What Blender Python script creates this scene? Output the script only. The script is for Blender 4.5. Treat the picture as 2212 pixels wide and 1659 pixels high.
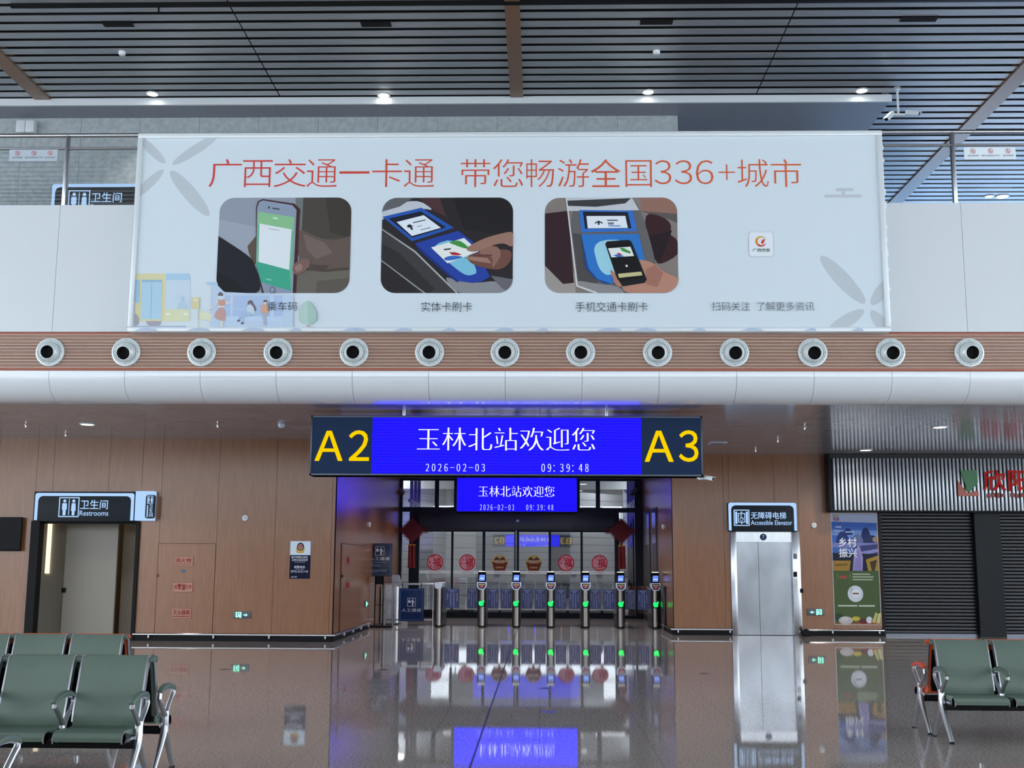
import bpy, bmesh, math, random
from mathutils import Vector, Matrix
random.seed(7)
for o in list(bpy.data.objects):
    bpy.data.objects.remove(o)
S = bpy.context.scene
COL = S.collection

# ------------------------------------------------------------------ camera
FPX, CX, CY, EYE = 2500.0, 1106.0, 829.5, 1.59
TILT = math.atan(390.5 / FPX)
YAW = math.atan(62 * math.cos(TILT) / FPX)
CAM_R = Matrix.Rotation(YAW, 3, 'Z') @ Matrix.Rotation(math.pi / 2 + TILT, 3, 'X') @ Matrix.Rotation(0.005, 3, 'Z')
cd = bpy.data.cameras.new('camera')
cd.sensor_width = 36
cd.lens = 36 * FPX / 2212
cd.clip_end = 300
cam = bpy.data.objects.new('camera', cd)
cam.matrix_world = Matrix.Translation((0, 0, EYE)) @ CAM_R.to_4x4()
COL.objects.link(cam)
S.camera = cam

# ------------------------------------------------------------------ world, exposure
S.view_settings.view_transform = 'Standard'
S.view_settings.look = 'None'
S.view_settings.gamma = 1
S.view_settings.use_curve_mapping = False
S.view_settings.exposure = 0.0
SKY = 5.7
wd = bpy.data.worlds.new('overcast_sky')
S.world = wd
wd.use_nodes = True
wd.node_tree.nodes['Background'].inputs[0].default_value = (0.81, 0.905, 1.0, 1)
wd.node_tree.nodes['Background'].inputs[1].default_value = SKY
S.cycles.use_denoising = True
S.cycles.max_bounces = 10
S.cycles.transparent_max_bounces = 12
S.cycles.sample_clamp_indirect = 6


def lamp(name, kind, loc, energy, color=(1, 1, 1), size=0.3, sizey=None, rot=(0, 0, 0), angle=1.6, blend=0.6):
    l = bpy.data.lights.new(name, kind)
    l.energy = energy
    l.color = color
    if kind == 'AREA':
        l.size = size
        if sizey:
            l.shape = 'RECTANGLE'
            l.size_y = sizey
    elif kind == 'SPOT':
        l.shadow_soft_size = size
        l.spot_size = angle
        l.spot_blend = blend
    else:
        l.shadow_soft_size = size
    o = bpy.data.objects.new(name, l)
    o.location = loc
    o.rotation_euler = rot
    COL.objects.link(o)
    return o


# ------------------------------------------------------------------ measuring helpers (a pixel's ray meets a real plane)
def W(u, v, Y=None, Z=None, X=None):
    d = CAM_R @ Vector(((u - CX) / FPX, -(v - CY) / FPX, -1.0))
    t = Y / d.y if Y is not None else ((Z - EYE) / d.z if Z is not None else X / d.x)
    return Vector((d.x * t, d.y * t, EYE + d.z * t))


def RC(u0, v0, u1, v1, Y):
    um, vm = (u0 + u1) / 2, (v0 + v1) / 2
    return (W(u0, vm, Y=Y).x, W(u1, vm, Y=Y).x, W(um, v1, Y=Y).z, W(um, v0, Y=Y).z)


# ------------------------------------------------------------------ materials
def lin(c):
    return tuple((x / 255 / 12.92) if x / 255 <= 0.04045 else ((x / 255 + 0.055) / 1.055) ** 2.4 for x in c) + (1.0,)


MATS = {}


def M(name, c=None, rough=0.5, metal=0.0, emit=0.0, spec=0.5, coat=0.0):
    if name in MATS:
        return MATS[name]
    m = bpy.data.materials.new(name)
    m.use_nodes = True
    b = m.node_tree.nodes['Principled BSDF']
    b.inputs['Base Color'].default_value = lin(c)
    b.inputs['Roughness'].default_value = rough
    b.inputs['Metallic'].default_value = metal
    b.inputs['Specular IOR Level'].default_value = spec
    b.inputs['Coat Weight'].default_value = coat
    if emit:
        b.inputs['Emission Color'].default_value = lin(c)
        b.inputs['Emission Strength'].default_value = emit
    MATS[name] = m
    return m


def N(m, t, **k):
    n = m.node_tree.nodes.new(t)
    for a, v in k.items():
        setattr(n, a, v)
    return n


def noise_color(m, c0, c1, scale=(1, 1, 1), ns=5.0, detail=4, lo=0.35, hi=0.65, bump=0.0, bscale=None):
    nt = m.node_tree
    b = nt.nodes['Principled BSDF']
    tc, mp, nz, rp = N(m, 'ShaderNodeTexCoord'), N(m, 'ShaderNodeMapping'), N(m, 'ShaderNodeTexNoise'), N(m, 'ShaderNodeValToRGB')
    nt.links.new(tc.outputs['Object'], mp.inputs['Vector'])
    mp.inputs['Scale'].default_value = scale
    nt.links.new(mp.outputs[0], nz.inputs['Vector'])
    nz.inputs['Scale'].default_value = ns
    nz.inputs['Detail'].default_value = detail
    rp.color_ramp.elements[0].position, rp.color_ramp.elements[1].position = lo, hi
    rp.color_ramp.elements[0].color, rp.color_ramp.elements[1].color = lin(c0), lin(c1)
    nt.links.new(nz.outputs['Fac'], rp.inputs[0])
    nt.links.new(rp.outputs[0], b.inputs['Base Color'])
    if bump:
        bp = N(m, 'ShaderNodeBump')
        bp.inputs['Strength'].default_value = bump
        bp.inputs['Distance'].default_value = 0.01
        src = nz
        if bscale:
            src = N(m, 'ShaderNodeTexNoise')
            src.inputs['Scale'].default_value = bscale
            nt.links.new(mp.outputs[0], src.inputs['Vector'])
        nt.links.new(src.outputs['Fac'], bp.inputs['Height'])
        nt.links.new(bp.outputs[0], b.inputs['Normal'])
    return m


WOOD = noise_color(M('wood_laminate', (168, 126, 92), 0.24, spec=0.5), (126, 81, 48), (138, 92, 57), (9, 9, 0.5), 4.0)
STONE = noise_color(M('grey_stone', (140, 146, 148), 0.55), (150, 158, 160), (170, 177, 179), (1, 1, 1), 9.0, 8, bump=0.15, bscale=30)
WHITE = M('white_panel', (208, 213, 216), 0.35)
SEAM = M('panel_seam', (120, 124, 128), 0.6)
BROWN = M('brown_profile', (150, 112, 94), 0.45)
BROWNRED = M('russet_profile', (164, 92, 70), 0.45)
BROWNGAP = M('brown_groove', (60, 44, 38), 0.6)
SLAT = noise_color(M('grey_slat', (190, 194, 198), 0.28, 0.4), (160, 164, 170), (176, 179, 185), (0.5, 8, 8), 3.0)
DARK = M('dark_void', (16, 17, 19), 0.8)
BEAM = M('brown_beam', (128, 94, 72), 0.25)
SOFFIT = M('grey_soffit', (142, 145, 156), 0.45)
LOWCEIL = noise_color(M('glossy_ceiling_panel', (150, 146, 144), 0.14), (146, 148, 156), (156, 158, 166), (1, 1, 1), 1.2, 2, bump=0.03, bscale=3)
BLACK = M('black', (12, 12, 14), 0.5, spec=0.15)
BLACKG = M('black_gloss', (8, 8, 10), 0.2, spec=0.06)
NAVYFR = M('dark_frame', (16, 19, 28), 0.4, spec=0.2)
STEEL = noise_color(M('brushed_steel', (190, 192, 196), 0.24, 1.0), (176, 178, 182), (196, 198, 202), (30, 30, 0.4), 5.0)
CHROME = M('polished_steel', (214, 216, 220), 0.10, 1.0)
ALU = M('cast_aluminium', (200, 202, 206), 0.3, 0.95)
ALUW = M('white_aluminium', (216, 222, 224), 0.35, 0.1)
GREENPU = noise_color(M('green_vinyl', (92, 116, 108), 0.42), (90, 106, 94), (98, 114, 102), (1, 1, 1), 2.0)
ORANGEPU = M('orange_vinyl', (206, 84, 40), 0.4)
LIGHTW = M('lamp_white', (255, 250, 242), emit=14)
LITBLUE = M('lit_blue_white', (176, 212, 255), 0.6, emit=1.0, spec=0.0)
LITBLUE.node_tree.nodes['Principled BSDF'].inputs['Base Color'].default_value = lin((40, 48, 60))
SIGNBLACK = M('sign_dark', (34, 40, 46), 0.5, spec=0.15)
NAVY = M('navy_print', (22, 46, 90), 0.4, spec=0.2)
NAVYD = M('navy_dark', (18, 20, 46), 0.5, spec=0.12)
WTXT = M('white_print', (226, 230, 236), 0.5)
YELL = M('yellow_letters', (255, 212, 0), 0.5, emit=0.95, spec=0.0)
YELL.node_tree.nodes['Principled BSDF'].inputs['Base Color'].default_value = lin((60, 50, 0))
REDP = M('red_print', (140, 18, 30), 0.5, spec=0.1)
GREENLED = M('green_led', (10, 255, 90), emit=1.6)
EXITG = M('exit_green', (150, 255, 214), emit=1.1)


def glass(name, fac0, fac1, tint=(0.93, 0.95, 0.96)):
    m = bpy.data.materials.new(name)
    m.use_nodes = True
    nt = m.node_tree
    nt.nodes.remove(nt.nodes['Principled BSDF'])
    out = nt.nodes['Material Output']
    tr, gl, mx, lw, mr = N(m, 'ShaderNodeBsdfTransparent'), N(m, 'ShaderNodeBsdfGlossy'), N(m, 'ShaderNodeMixShader'), N(m, 'ShaderNodeFresnel'), N(m, 'ShaderNodeMapRange')
    tr.inputs[0].default_value = tint + (1,)
    gl.inputs['Roughness'].default_value = 0.01
    lw.inputs['IOR'].default_value = 1.5
    mr.inputs['To Min'].default_value, mr.inputs['To Max'].default_value = fac0, fac1
    nt.links.new(lw.outputs[0], mr.inputs['Value'])
    nt.links.new(mr.outputs[0], mx.inputs[0])
    nt.links.new(tr.outputs[0], mx.inputs[1])
    nt.links.new(gl.outputs[0], mx.inputs[2])
    nt.links.new(mx.outputs[0], out.inputs[0])
    return m


GLASS = glass('door_glass', 0.26, 1.0)
BLUEGLASS = glass('blue_tinted_glass', 0.04, 0.8, (0.42, 0.66, 1.0))  # out-of-view panes, added to turn daylight on the far slats bluer
RAILGLASS = glass('balustrade_glass', 0.01, 0.8, (0.95, 0.97, 0.97))


def floor_material():
    m = M('polished_granite', (120, 112, 108), 0.022, spec=0.5)
    nt = m.node_tree
    b = nt.nodes['Principled BSDF']
    tc = N(m, 'ShaderNodeTexCoord')
    nz = N(m, 'ShaderNodeTexNoise')
    nz.inputs['Scale'].default_value = 45
    nz.inputs['Detail'].default_value = 6
    rp = N(m, 'ShaderNodeValToRGB')
    rp.color_ramp.elements[0].position, rp.color_ramp.elements[1].position = 0.36, 0.64
    rp.color_ramp.elements[0].color, rp.color_ramp.elements[1].color = lin((146, 135, 127)), lin((202, 191, 182))
    br = N(m, 'ShaderNodeTexBrick')
    br.offset = 0
    br.inputs['Scale'].default_value = 1
    br.inputs['Brick Width'].default_value = 1.0
    br.inputs['Row Height'].default_value = 1.0
    br.inputs['Mortar Size'].default_value = 0.0025
    br.inputs['Color1'].default_value = br.inputs['Color2'].default_value = (1, 1, 1, 1)
    br.inputs['Mortar'].default_value = (0.6, 0.6, 0.6, 1)
    mx = N(m, 'ShaderNodeMixRGB', blend_type='MULTIPLY')
    mx.inputs[0].default_value = 1
    nt.links.new(tc.outputs['Object'], nz.inputs['Vector'])
    nt.links.new(tc.outputs['Object'], br.inputs['Vector'])
    nt.links.new(nz.outputs['Fac'], rp.inputs[0])
    nt.links.new(rp.outputs[0], mx.inputs[1])
    nt.links.new(br.outputs['Color'], mx.inputs[2])
    nt.links.new(mx.outputs[0], b.inputs['Base Color'])
    bp = N(m, 'ShaderNodeBump')
    bp.inputs['Strength'].default_value = 0.004
    bp.inputs['Distance'].default_value = 0.01
    n2 = N(m, 'ShaderNodeTexNoise')
    b.inputs['IOR'].default_value = 1.38
    n2.inputs['Scale'].default_value = 60
    nt.links.new(tc.outputs['Object'], n2.inputs['Vector'])
    nt.links.new(n2.outputs['Fac'], bp.inputs['Height'])
    nt.links.new(bp.outputs[0], b.inputs['Normal'])
    return m


FLOOR = floor_material()


def led_material():
    m = M('led_blue', (4, 4, 10), 0.6, emit=3.4, spec=0.05)
    nt = m.node_tree
    b = nt.nodes['Principled BSDF']
    tc, wv, rp = N(m, 'ShaderNodeTexCoord'), N(m, 'ShaderNodeTexWave'), N(m, 'ShaderNodeValToRGB')
    wv.bands_direction = 'Z'
    wv.inputs['Scale'].default_value = 6
    wv.inputs['Distortion'].default_value = 1.5
    wv.inputs['Detail'].default_value = 3
    rp.color_ramp.elements[0].color, rp.color_ramp.elements[1].color = lin((9, 4, 236)), lin((17, 10, 255))
    nt.links.new(tc.outputs['Object'], wv.inputs['Vector'])
    nt.links.new(wv.outputs['Fac'], rp.inputs[0])
    nt.links.new(rp.outputs[0], b.inputs['Emission Color'])
    return m


LED = led_material()
LEDTXT = M('led_pale_yellow', (250, 255, 210), emit=1.5)
LEDYEL = M('led_yellow', (255, 255, 70), emit=1.3)
LEDTXT2 = M('led_pale_blue', (214, 226, 255), emit=1.0)


def gradient_text():
    m = M('red_to_orange_print', (200, 60, 50), 0.5)
    nt = m.node_tree
    tc, sx, mr, rp = N(m, 'ShaderNodeTexCoord'), N(m, 'ShaderNodeSeparateXYZ'), N(m, 'ShaderNodeMapRange'), N(m, 'ShaderNodeValToRGB')
    mr.inputs['From Min'].default_value, mr.inputs['From Max'].default_value = -5, 5
    rp.color_ramp.elements[0].color, rp.color_ramp.elements[1].color = lin((206, 48, 44)), lin((214, 92, 36))
    nt.links.new(tc.outputs['Object'], sx.inputs[0])
    nt.links.new(sx.outputs[0], mr.inputs[0])
    nt.links.new(mr.outputs[0], rp.inputs[0])
    nt.links.new(rp.outputs[0], nt.nodes['Principled BSDF'].inputs['Base Color'])
    return m


GRADTXT = gradient_text()
PRINT = {}


def ink(c):
    if c not in PRINT:
        PRINT[c] = M('ink_%d_%d_%d' % c, c, 0.55, spec=0.25)
    return PRINT[c]


# ------------------------------------------------------------------ text outlines (Blender's own font)
GLY = {}


def glyphs(s, weight=0.0, shear=0.0):
    k = (s, weight, shear)
    if k in GLY:
        return GLY[k]
    cu = bpy.data.curves.new('t', 'FONT')
    cu.body = s
    cu.size = 1
    cu.offset = weight
    cu.resolution_u = 3
    cu.shear = shear
    ob = bpy.data.objects.new('t', cu)
    COL.objects.link(ob)
    dg = bpy.context.evaluated_depsgraph_get()
    me = bpy.data.meshes.new_from_object(ob.evaluated_get(dg))
    vs = [(v.co.x, v.co.y) for v in me.vertices]
    fs = [tuple(p.vertices) for p in me.polygons]
    bpy.data.objects.remove(ob)
    bpy.data.curves.remove(cu)
    bpy.data.meshes.remove(me)
    x0, x1 = min(v[0] for v in vs), max(v[0] for v in vs)
    y0, y1 = min(v[1] for v in vs), max(v[1] for v in vs)
    GLY[k] = ([((x - x0) / (x1 - x0), (y - y0) / (y1 - y0)) for x, y in vs], fs, (x1 - x0) / (y1 - y0))
    return GLY[k]


# ------------------------------------------------------------------ mesh builder
ORIGIN = {}


class MB:
    def __init__(s):
        s.bm = bmesh.new()
        s.mats = []

    def mi(s, m):
        if m not in s.mats:
            s.mats.append(m)
        return s.mats.index(m)

    def face(s, pts, m, smooth=False):
        f = s.bm.faces.new([s.bm.verts.new(p) for p in pts])
        f.material_index = s.mi(m)
        f.smooth = smooth
        return s

    def box(s, x0, x1, y0, y1, z0, z1, m, bev=0.0):
        v = [s.bm.verts.new(p) for p in ((x0, y0, z0), (x1, y0, z0), (x1, y1, z0), (x0, y1, z0), (x0, y0, z1), (x1, y0, z1), (x1, y1, z1), (x0, y1, z1))]
        fs = [s.bm.faces.new([v[i] for i in q]) for q in ((3, 2, 1, 0), (4, 5, 6, 7), (0, 1, 5, 4), (1, 2, 6, 5), (2, 3, 7, 6), (3, 0, 4, 7))]
        for f in fs:
            f.material_index = s.mi(m)
        if bev:
            es = list({e for f in fs for e in f.edges})
            bmesh.ops.bevel(s.bm, geom=es, offset=bev, segments=2, profile=0.5, affect='EDGES', clamp_overlap=True)
        return s

    def quad(s, x0, x1, z0, z1, y, m):
        return s.face([(x0, y, z0), (x1, y, z0), (x1, y, z1), (x0, y, z1)], m)

    def hull(s, a, b, m, smooth=False, caps=True):
        n = len(a)
        va, vb = [s.bm.verts.new(p) for p in a], [s.bm.verts.new(p) for p in b]
        for i in range(n):
            j = (i + 1) % n
            f = s.bm.faces.new((va[i], va[j], vb[j], vb[i]))
            f.material_index = s.mi(m)
            f.smooth = smooth
        if caps:
            for q in (va[::-1], vb):
                f = s.bm.faces.new(q)
                f.material_index = s.mi(m)
        return s

    def prism(s, pts, y0, y1, m, smooth=False):          # outline in x,z pushed from y0 to y1
        return s.hull([(x, y0, z) for x, z in pts], [(x, y1, z) for x, z in pts], m, smooth)

    def extrx(s, prof, x0, x1, m, smooth=False):         # outline in y,z pushed along x
        return s.hull([(x0, y, z) for y, z in prof], [(x1, y, z) for y, z in prof], m, smooth)

    def extrz(s, pts, z0, z1, m, smooth=False):
        return s.hull([(x, y, z0) for x, y in pts], [(x, y, z1) for x, y in pts], m, smooth)

    def tube(s, pts, r, m, seg=8, flat=None):
        pts = [Vector(p) for p in pts]
        rr = r if isinstance(r, (list, tuple)) else [r] * len(pts)
        rings, ref = [], None
        for i, p in enumerate(pts):
            d = (pts[min(i + 1, len(pts) - 1)] - pts[max(i - 1, 0)]).normalized()
            if ref is None:
                ref = Vector((1, 0, 0)) if abs(d.x) < 0.9 else Vector((0, 0, 1))
            a = (ref - d * ref.dot(d)).normalized()
            b = d.cross(a)
            ref = a
            ka = flat if flat else 1.0
            rings.append([s.bm.verts.new(p + a * math.cos(t) * rr[i] * ka + b * math.sin(t) * rr[i]) for t in [2 * math.pi * k / seg for k in range(seg)]])
        for A, B in zip(rings, rings[1:]):
            for k in range(seg):
                f = s.bm.faces.new((A[k], A[(k + 1) % seg], B[(k + 1) % seg], B[k]))
                f.material_index = s.mi(m)
                f.smooth = True
        for q in (rings[0][::-1], rings[-1]):
            f = s.bm.faces.new(q)
            f.material_index = s.mi(m)
        return s

    def lathe(s, prof, c, m, axis='z', seg=32, smooth=True, close=False):
        rings = []
        for r, h in prof:
            ring = []
            for k in range(seg):
                t = 2 * math.pi * k / seg
                x, y = r * math.cos(t), r * math.sin(t)
                p = {'z': (x, y, h), 'y': (x, h, y), 'x': (h, x, y)}[axis]
                ring.append(s.bm.verts.new((c[0] + p[0], c[1] + p[1], c[2] + p[2])))
            rings.append(ring)
        for A, B in zip(rings, rings[1:]):
            for k in range(seg):
                f = s.bm.faces.new((A[k], A[(k + 1) % seg], B[(k + 1) % seg], B[k]))
                f.material_index = s.mi(m)
                f.smooth = smooth
        if close:
            for q in (rings[0][::-1], rings[-1]):
                f = s.bm.faces.new(q)
                f.material_index = s.mi(m)
        return s

    def disc(s, c, r, m, axis='y', seg=24):
        pts = []
        for k in range(seg):
            t = 2 * math.pi * k / seg
            a, b = r * math.cos(t), r * math.sin(t)
            q = {'z': (a, b, 0), 'y': (a, 0, b), 'x': (0, a, b)}[axis]
            pts.append((c[0] + q[0], c[1] + q[1], c[2] + q[2]))
        return s.face(pts, m)

    def text(s, t, rect, y, m, weight=0.0, keep=False, shear=0.0):
        x0, x1, z0, z1 = rect
        if weight > 0:                                       # heavier strokes: the outline laid several times
            d = weight * 0.45 * (z1 - z0)
            for k, (dx, dz) in enumerate(((-d, -d), (d, -d), (d, d), (-d, d), (0, 0))):
                s.text(t, (x0 + dx, x1 + dx, z0 + dz, z1 + dz), y - 0.0006 * k, m)
            return s
        vs, fs, asp = glyphs(t, weight, shear)
        if keep:
            w = min(x1 - x0, asp * (z1 - z0))
            xm = (x0 + x1) / 2
            x0, x1 = xm - w / 2, xm + w / 2
        bv = [s.bm.verts.new((x0 + a * (x1 - x0), y, z0 + b * (z1 - z0))) for a, b in vs]
        for f in fs:
            try:
                q = s.bm.faces.new([bv[i] for i in f])
                q.material_index = s.mi(m)
            except ValueError:
                pass
        return s

    def build(s, name, parent=None, local=False, at=None, sharp=0.6):
        bmesh.ops.recalc_face_normals(s.bm, faces=s.bm.faces)
        me = bpy.data.meshes.new(name)
        if not local:
            if parent:
                off = ORIGIN[parent.name]
            elif at is not None:
                off = Vector(at)
            else:
                co = [v.co for v in s.bm.verts]
                off = Vector((sum(min(c[i] for c in co) + max(c[i] for c in co) for _ in (0,)) / 2 for i in range(3)))
                off.z = min(c.z for c in co)
            bmesh.ops.translate(s.bm, verts=s.bm.verts, vec=-off)
        s.bm.to_mesh(me)
        s.bm.free()
        for m in s.mats:
            me.materials.append(m)
        me.set_sharp_from_angle(angle=sharp)
        o = bpy.data.objects.new(name, me)
        COL.objects.link(o)
        if parent:
            o.parent = parent
            ORIGIN[o.name] = ORIGIN[parent.name].copy()
        else:
            if local:
                off = Vector((0, 0, 0))
            o.location = off
            ORIGIN[o.name] = off.copy()
        return o


def tag(o, label=None, cat=None, group=None, kind=None):
    if label:
        o['label'] = label
    if cat:
        o['category'] = cat
    if group:
        o['group'] = group
    if kind:
        o['kind'] = kind
    return o


def thing(name, label, cat, loc=(0, 0, 0), group=None, rz=0.0):
    o = bpy.data.objects.new(name, None)
    o.empty_display_size = 0.1
    COL.objects.link(o)
    o.location = loc
    o.rotation_euler = (0, 0, rz)
    ORIGIN[o.name] = Vector(loc)
    return tag(o, label, cat, group)


def struct(mb, name, parent=None):
    o = mb.build(name, parent)
    if not parent:
        o['kind'] = 'structure'
    return o


def copy_tree(o, parent=None):
    c = o.copy()
    COL.objects.link(c)
    if parent:
        c.parent = parent
    for ch in list(o.children):
        copy_tree(ch, c)
    return c


def ell(cx, cy, a, b, rot=0.0, n=28):
    c, s = math.cos(rot), math.sin(rot)
    return [(cx + a * math.cos(t) * c - b * math.sin(t) * s, cy + a * math.cos(t) * s + b * math.sin(t) * c) for t in [2 * math.pi * k / n for k in range(n)]]


def rrect(x0, x1, z0, z1, r, n=6):
    out = []
    for cx, cz, a0 in ((x1 - r, z1 - r, 0), (x0 + r, z1 - r, 90), (x0 + r, z0 + r, 180), (x1 - r, z0 + r, 270)):
        for k in range(n + 1):
            t = math.radians(a0 + 90 * k / n)
            out.append((cx + r * math.cos(t), cz + r * math.sin(t)))
    return out


def clip(poly, conv):
    """cut a polygon to a convex outline (both in the same 2-D frame)"""
    area = sum(conv[i][0] * conv[(i + 1) % len(conv)][1] - conv[(i + 1) % len(conv)][0] * conv[i][1] for i in range(len(conv)))
    if area < 0:
        conv = conv[::-1]
    out = list(poly)
    for i in range(len(conv)):
        a, b = conv[i], conv[(i + 1) % len(conv)]
        if (a[0] - b[0]) ** 2 + (a[1] - b[1]) ** 2 < 1e-9:
            continue
        side = lambda p: (b[0] - a[0]) * (p[1] - a[1]) - (b[1] - a[1]) * (p[0] - a[0])
        src, out = out, []
        for j in range(len(src)):
            p, q = src[j], src[(j + 1) % len(src)]
            sp, sq = side(p), side(q)
            if sp >= 0:
                out.append(p)
            if (sp >= 0) != (sq >= 0):
                t = sp / (sp - sq)
                out.append((p[0] + t * (q[0] - p[0]), p[1] + t * (q[1] - p[1])))
        if not out:
            return []
    return out


# key depths and heights of the hall, metres
YB, YL, YR, YD, YG = 18.4, 24.3, 27.5, 35.6, 30.4      # bulkhead, wood walls, doors, gates
XL, XR = -4.29, 3.12                                    # passage side walls
ZL, ZC, ZM = 4.2, 10.6, 7.0                             # low ceiling, hall ceiling, upper floor

# =================================================================== SETTING
b = MB()
b.box(-24, 24, -30, 60, -0.2, 0, FLOOR)
struct(b, 'floor')
b = MB()
b.box(-0.56, -0.545, 2, YD - 0.2, 0.0, 0.0015, M('joint_dark', (50, 46, 46), 0.5))
struct(b, 'trim_1')

# hall ceiling: slats with dark gaps, cut by brown beams
b = MB()
pitch = 0.3153
y0 = 21.347 - pitch * 160
beams = [(-28.2, -27.9), (-19.0, -18.7), (-9.93, -9.62), (-0.585, -0.335), (8.71, 9.04), (18.0, 18.3)]
segs = [(-24, -19.0), (-18.7, -9.93), (-9.62, -0.585), (-0.335, 8.71), (9.04, 18.0), (18.3, 24)]
joints = {1: -14.4, 2: -5.08, 3: 4.17, 4: 13.5}
for i in range(230):
    ya = y0 + i * pitch
    for k, (xa, xb) in enumerate(segs):
        if ya > 21.2:
            if xb < 6.8:
                continue
            xa = max(xa, 6.78)
        if ya > 42:
            continue
        parts = [(xa, xb)]
        if k in joints and xa < joints[k] < xb:
            parts = [(xa, joints[k] - 0.012), (joints[k] + 0.012, xb)]
        for p, q in parts:
            b.box(p, q, ya + 0.054, ya + pitch - 0.054, ZC, ZC + 0.008, SLAT)
b.box(-24, 24, -30, 21.5, ZC + 0.16, ZC + 0.2, DARK)
b.box(6.78, 24, 21.5, 42, ZC + 0.16, ZC + 0.2, DARK)
struct(b, 'ceiling')
b = MB()
for xa, xb in beams[1:]:
    b.box(xa, xb, -30, 42 if xa > 6.8 else 21.45, ZC - 0.03, ZC + 0.16, BEAM)
struct(b, 'trim_2')
b = MB()
b.box(-24, 24, -30, 45, 11.2, 11.4, DARK)
struct(b, 'ceiling_roof')

# soffit of the upper floor, its white lip, the stone wall
b = MB()
b.box(-24, 6.74, 21.42, 22.3, 10.46, 10.5, SOFFIT)
b.box(2.74, 6.74, 22.3, 27, 10.46, 10.5, SOFFIT)
b.box(6.70, 6.74, 21.42, 27, 10.5, 10.76, SOFFIT)
for x in (-8.2, -5.2, -2.2, -0.6, 2.4):
    b.box(x, x + 0.008, 21.43, 22.2, 10.4585, 10.461, SEAM)
struct(b, 'ceiling_soffit')
b = MB()
b.box(-24, 6.78, 21.38, 21.43, 10.455, 10.60, WHITE)
struct(b, 'trim_3')
b = MB()
for i in range(30):
    xa = 2.74 - 1.2 * (i + 1)
    for j in range(4):
        b.box(xa + 0.003, xa + 1.197, 22.05, 22.2, ZM + 0.95 * j, ZM + 0.95 * (j + 1) - 0.004 if j < 3 else 10.458, STONE)
b.box(-24, 2.74, 22.08, 22.3, ZM, 10.458, SEAM)
struct(b, 'wall_upper')
b = MB()
b.box(2.70, 2.74, 22.3, 42, ZM, 10.46, STONE)
struct(b, 'wall_upper_return')
b = MB()
b.box(-24, 24, 18.5, 27, ZM - 0.15, ZM, M('upper_floor', (150, 148, 145), 0.2))
b.box(-24, 6.8, 27, 42, ZM - 0.15, ZM, M('upper_floor', (150, 148, 145), 0.2))
struct(b, 'floor_upper')
b = MB()
b.box(2.74, 6.74, 26.9, 27.05, ZM, 10.46, STONE)
struct(b, 'wall_upper_back')

# bulkhead: parapet, grooved brown band, rounded lower edge
VP = [W(u, 761, Y=YB).x for u in (109, 273, 436, 601, 765, 928, 1091, 1254, 1420, 1586, 1755, 1923, 2093)]
pv = (VP[-1] - VP[0]) / 12
seams = [VP[0] + pv * k for k in range(-14, 28)]
zb0, zb1 = 4.675, 5.32
zp1 = W(100, 443, Y=YB).z
b = MB()
for xa, xb in zip(seams, seams[1:]):
    b.box(xa + 0.003, xb - 0.003, YB, YB + 0.12, zb1, zp1, WHITE)
b.box(seams[0], seams[-1], YB + 0.01, YB + 0.11, zb1, zp1 - 0.01, SEAM)
struct(b, 'wall_parapet')
b = MB()
prof = [(YB, zb0)] + [(YB + 0.5 - 0.5 * math.cos(t), 4.6 - 0.4 * math.sin(t)) for t in [math.pi / 2 * k / 10 for k in range(11)]] + [(YB + 0.5, 4.26), (YB + 0.1, 4.6), (YB + 0.1, zb0)]
BULK = M('bulkhead_white', (214, 218, 221), 0.10, spec=0.7)
for xa, xb in zip(seams, seams[1:]):
    b.extrx(prof, xa + 0.003, xb - 0.003, BULK, True)
b.extrx([(y + 0.012, z + 0.006) for y, z in prof], seams[0], seams[-1], SEAM)
struct(b, 'wall_bulkhead')
b = MB()
n = 12
b.box(seams[0], seams[-1], YB + 0.03, YB + 0.1, zb0, zb1, BROWNGAP)
h = (zb1 - zb0) / n
for i in range(n):
    za = zb0 + i * h
    m = BROWNRED if i in (0, n - 1) else BROWN
    b.extrx([(YB + 0.03, za + 0.004), (YB + 0.006, za + 0.008), (YB, za + 0.018), (YB, za + h - 0.012), (YB + 0.012, za + h - 0.004), (YB + 0.03, za + h - 0.002)], seams[0], seams[-1], m)
    b.extrx([(YB + 0.03, za + h - 0.003), (YB - 0.004, za + h - 0.003), (YB - 0.004, za + h + 0.007), (YB + 0.03, za + h + 0.007)], seams[0], seams[-1], M('pale_profile_edge', (214, 196, 180), 0.4)) if i < n - 1 else None
struct(b, 'trim_4')

# low ceiling above the entrances
b = MB()
for i in range(16):
    ya = 18.9 + i * 1.08
    for j in range(20):
        xa = -24 + j * 2.4
        b.box(xa + 0.003, xa + 2.397, ya + 0.003, ya + 1.077, ZL, ZL + 0.04, LOWCEIL)
b.box(-24, 24, 18.9, 36.2, ZL + 0.02, ZL + 0.06, SEAM)
PASS = [(x, y) for y in (26.6, 30.0, 33.4) for x in (-2.6, 1.4)]  # unseen downlights, added to brighten the passage floor and gates
for x, y in PASS:
    b.lathe([(0.12, ZL - 0.004), (0.15, ZL - 0.012), (0.15, ZL)], (x, y, 0), WHITE, 'z', 20)
    b.disc((x, y, ZL - 0.006), 0.12, LIGHTW, 'z', 20)
struct(b, 'ceiling_low')
for x, y in PASS:
    lamp('added_passage_lamp', 'SPOT', (x, y, ZL - 0.03), 190, (0.97, 0.98, 1.0), 0.12, angle=2.2)

# wood walls
ZW = ZL


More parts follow.
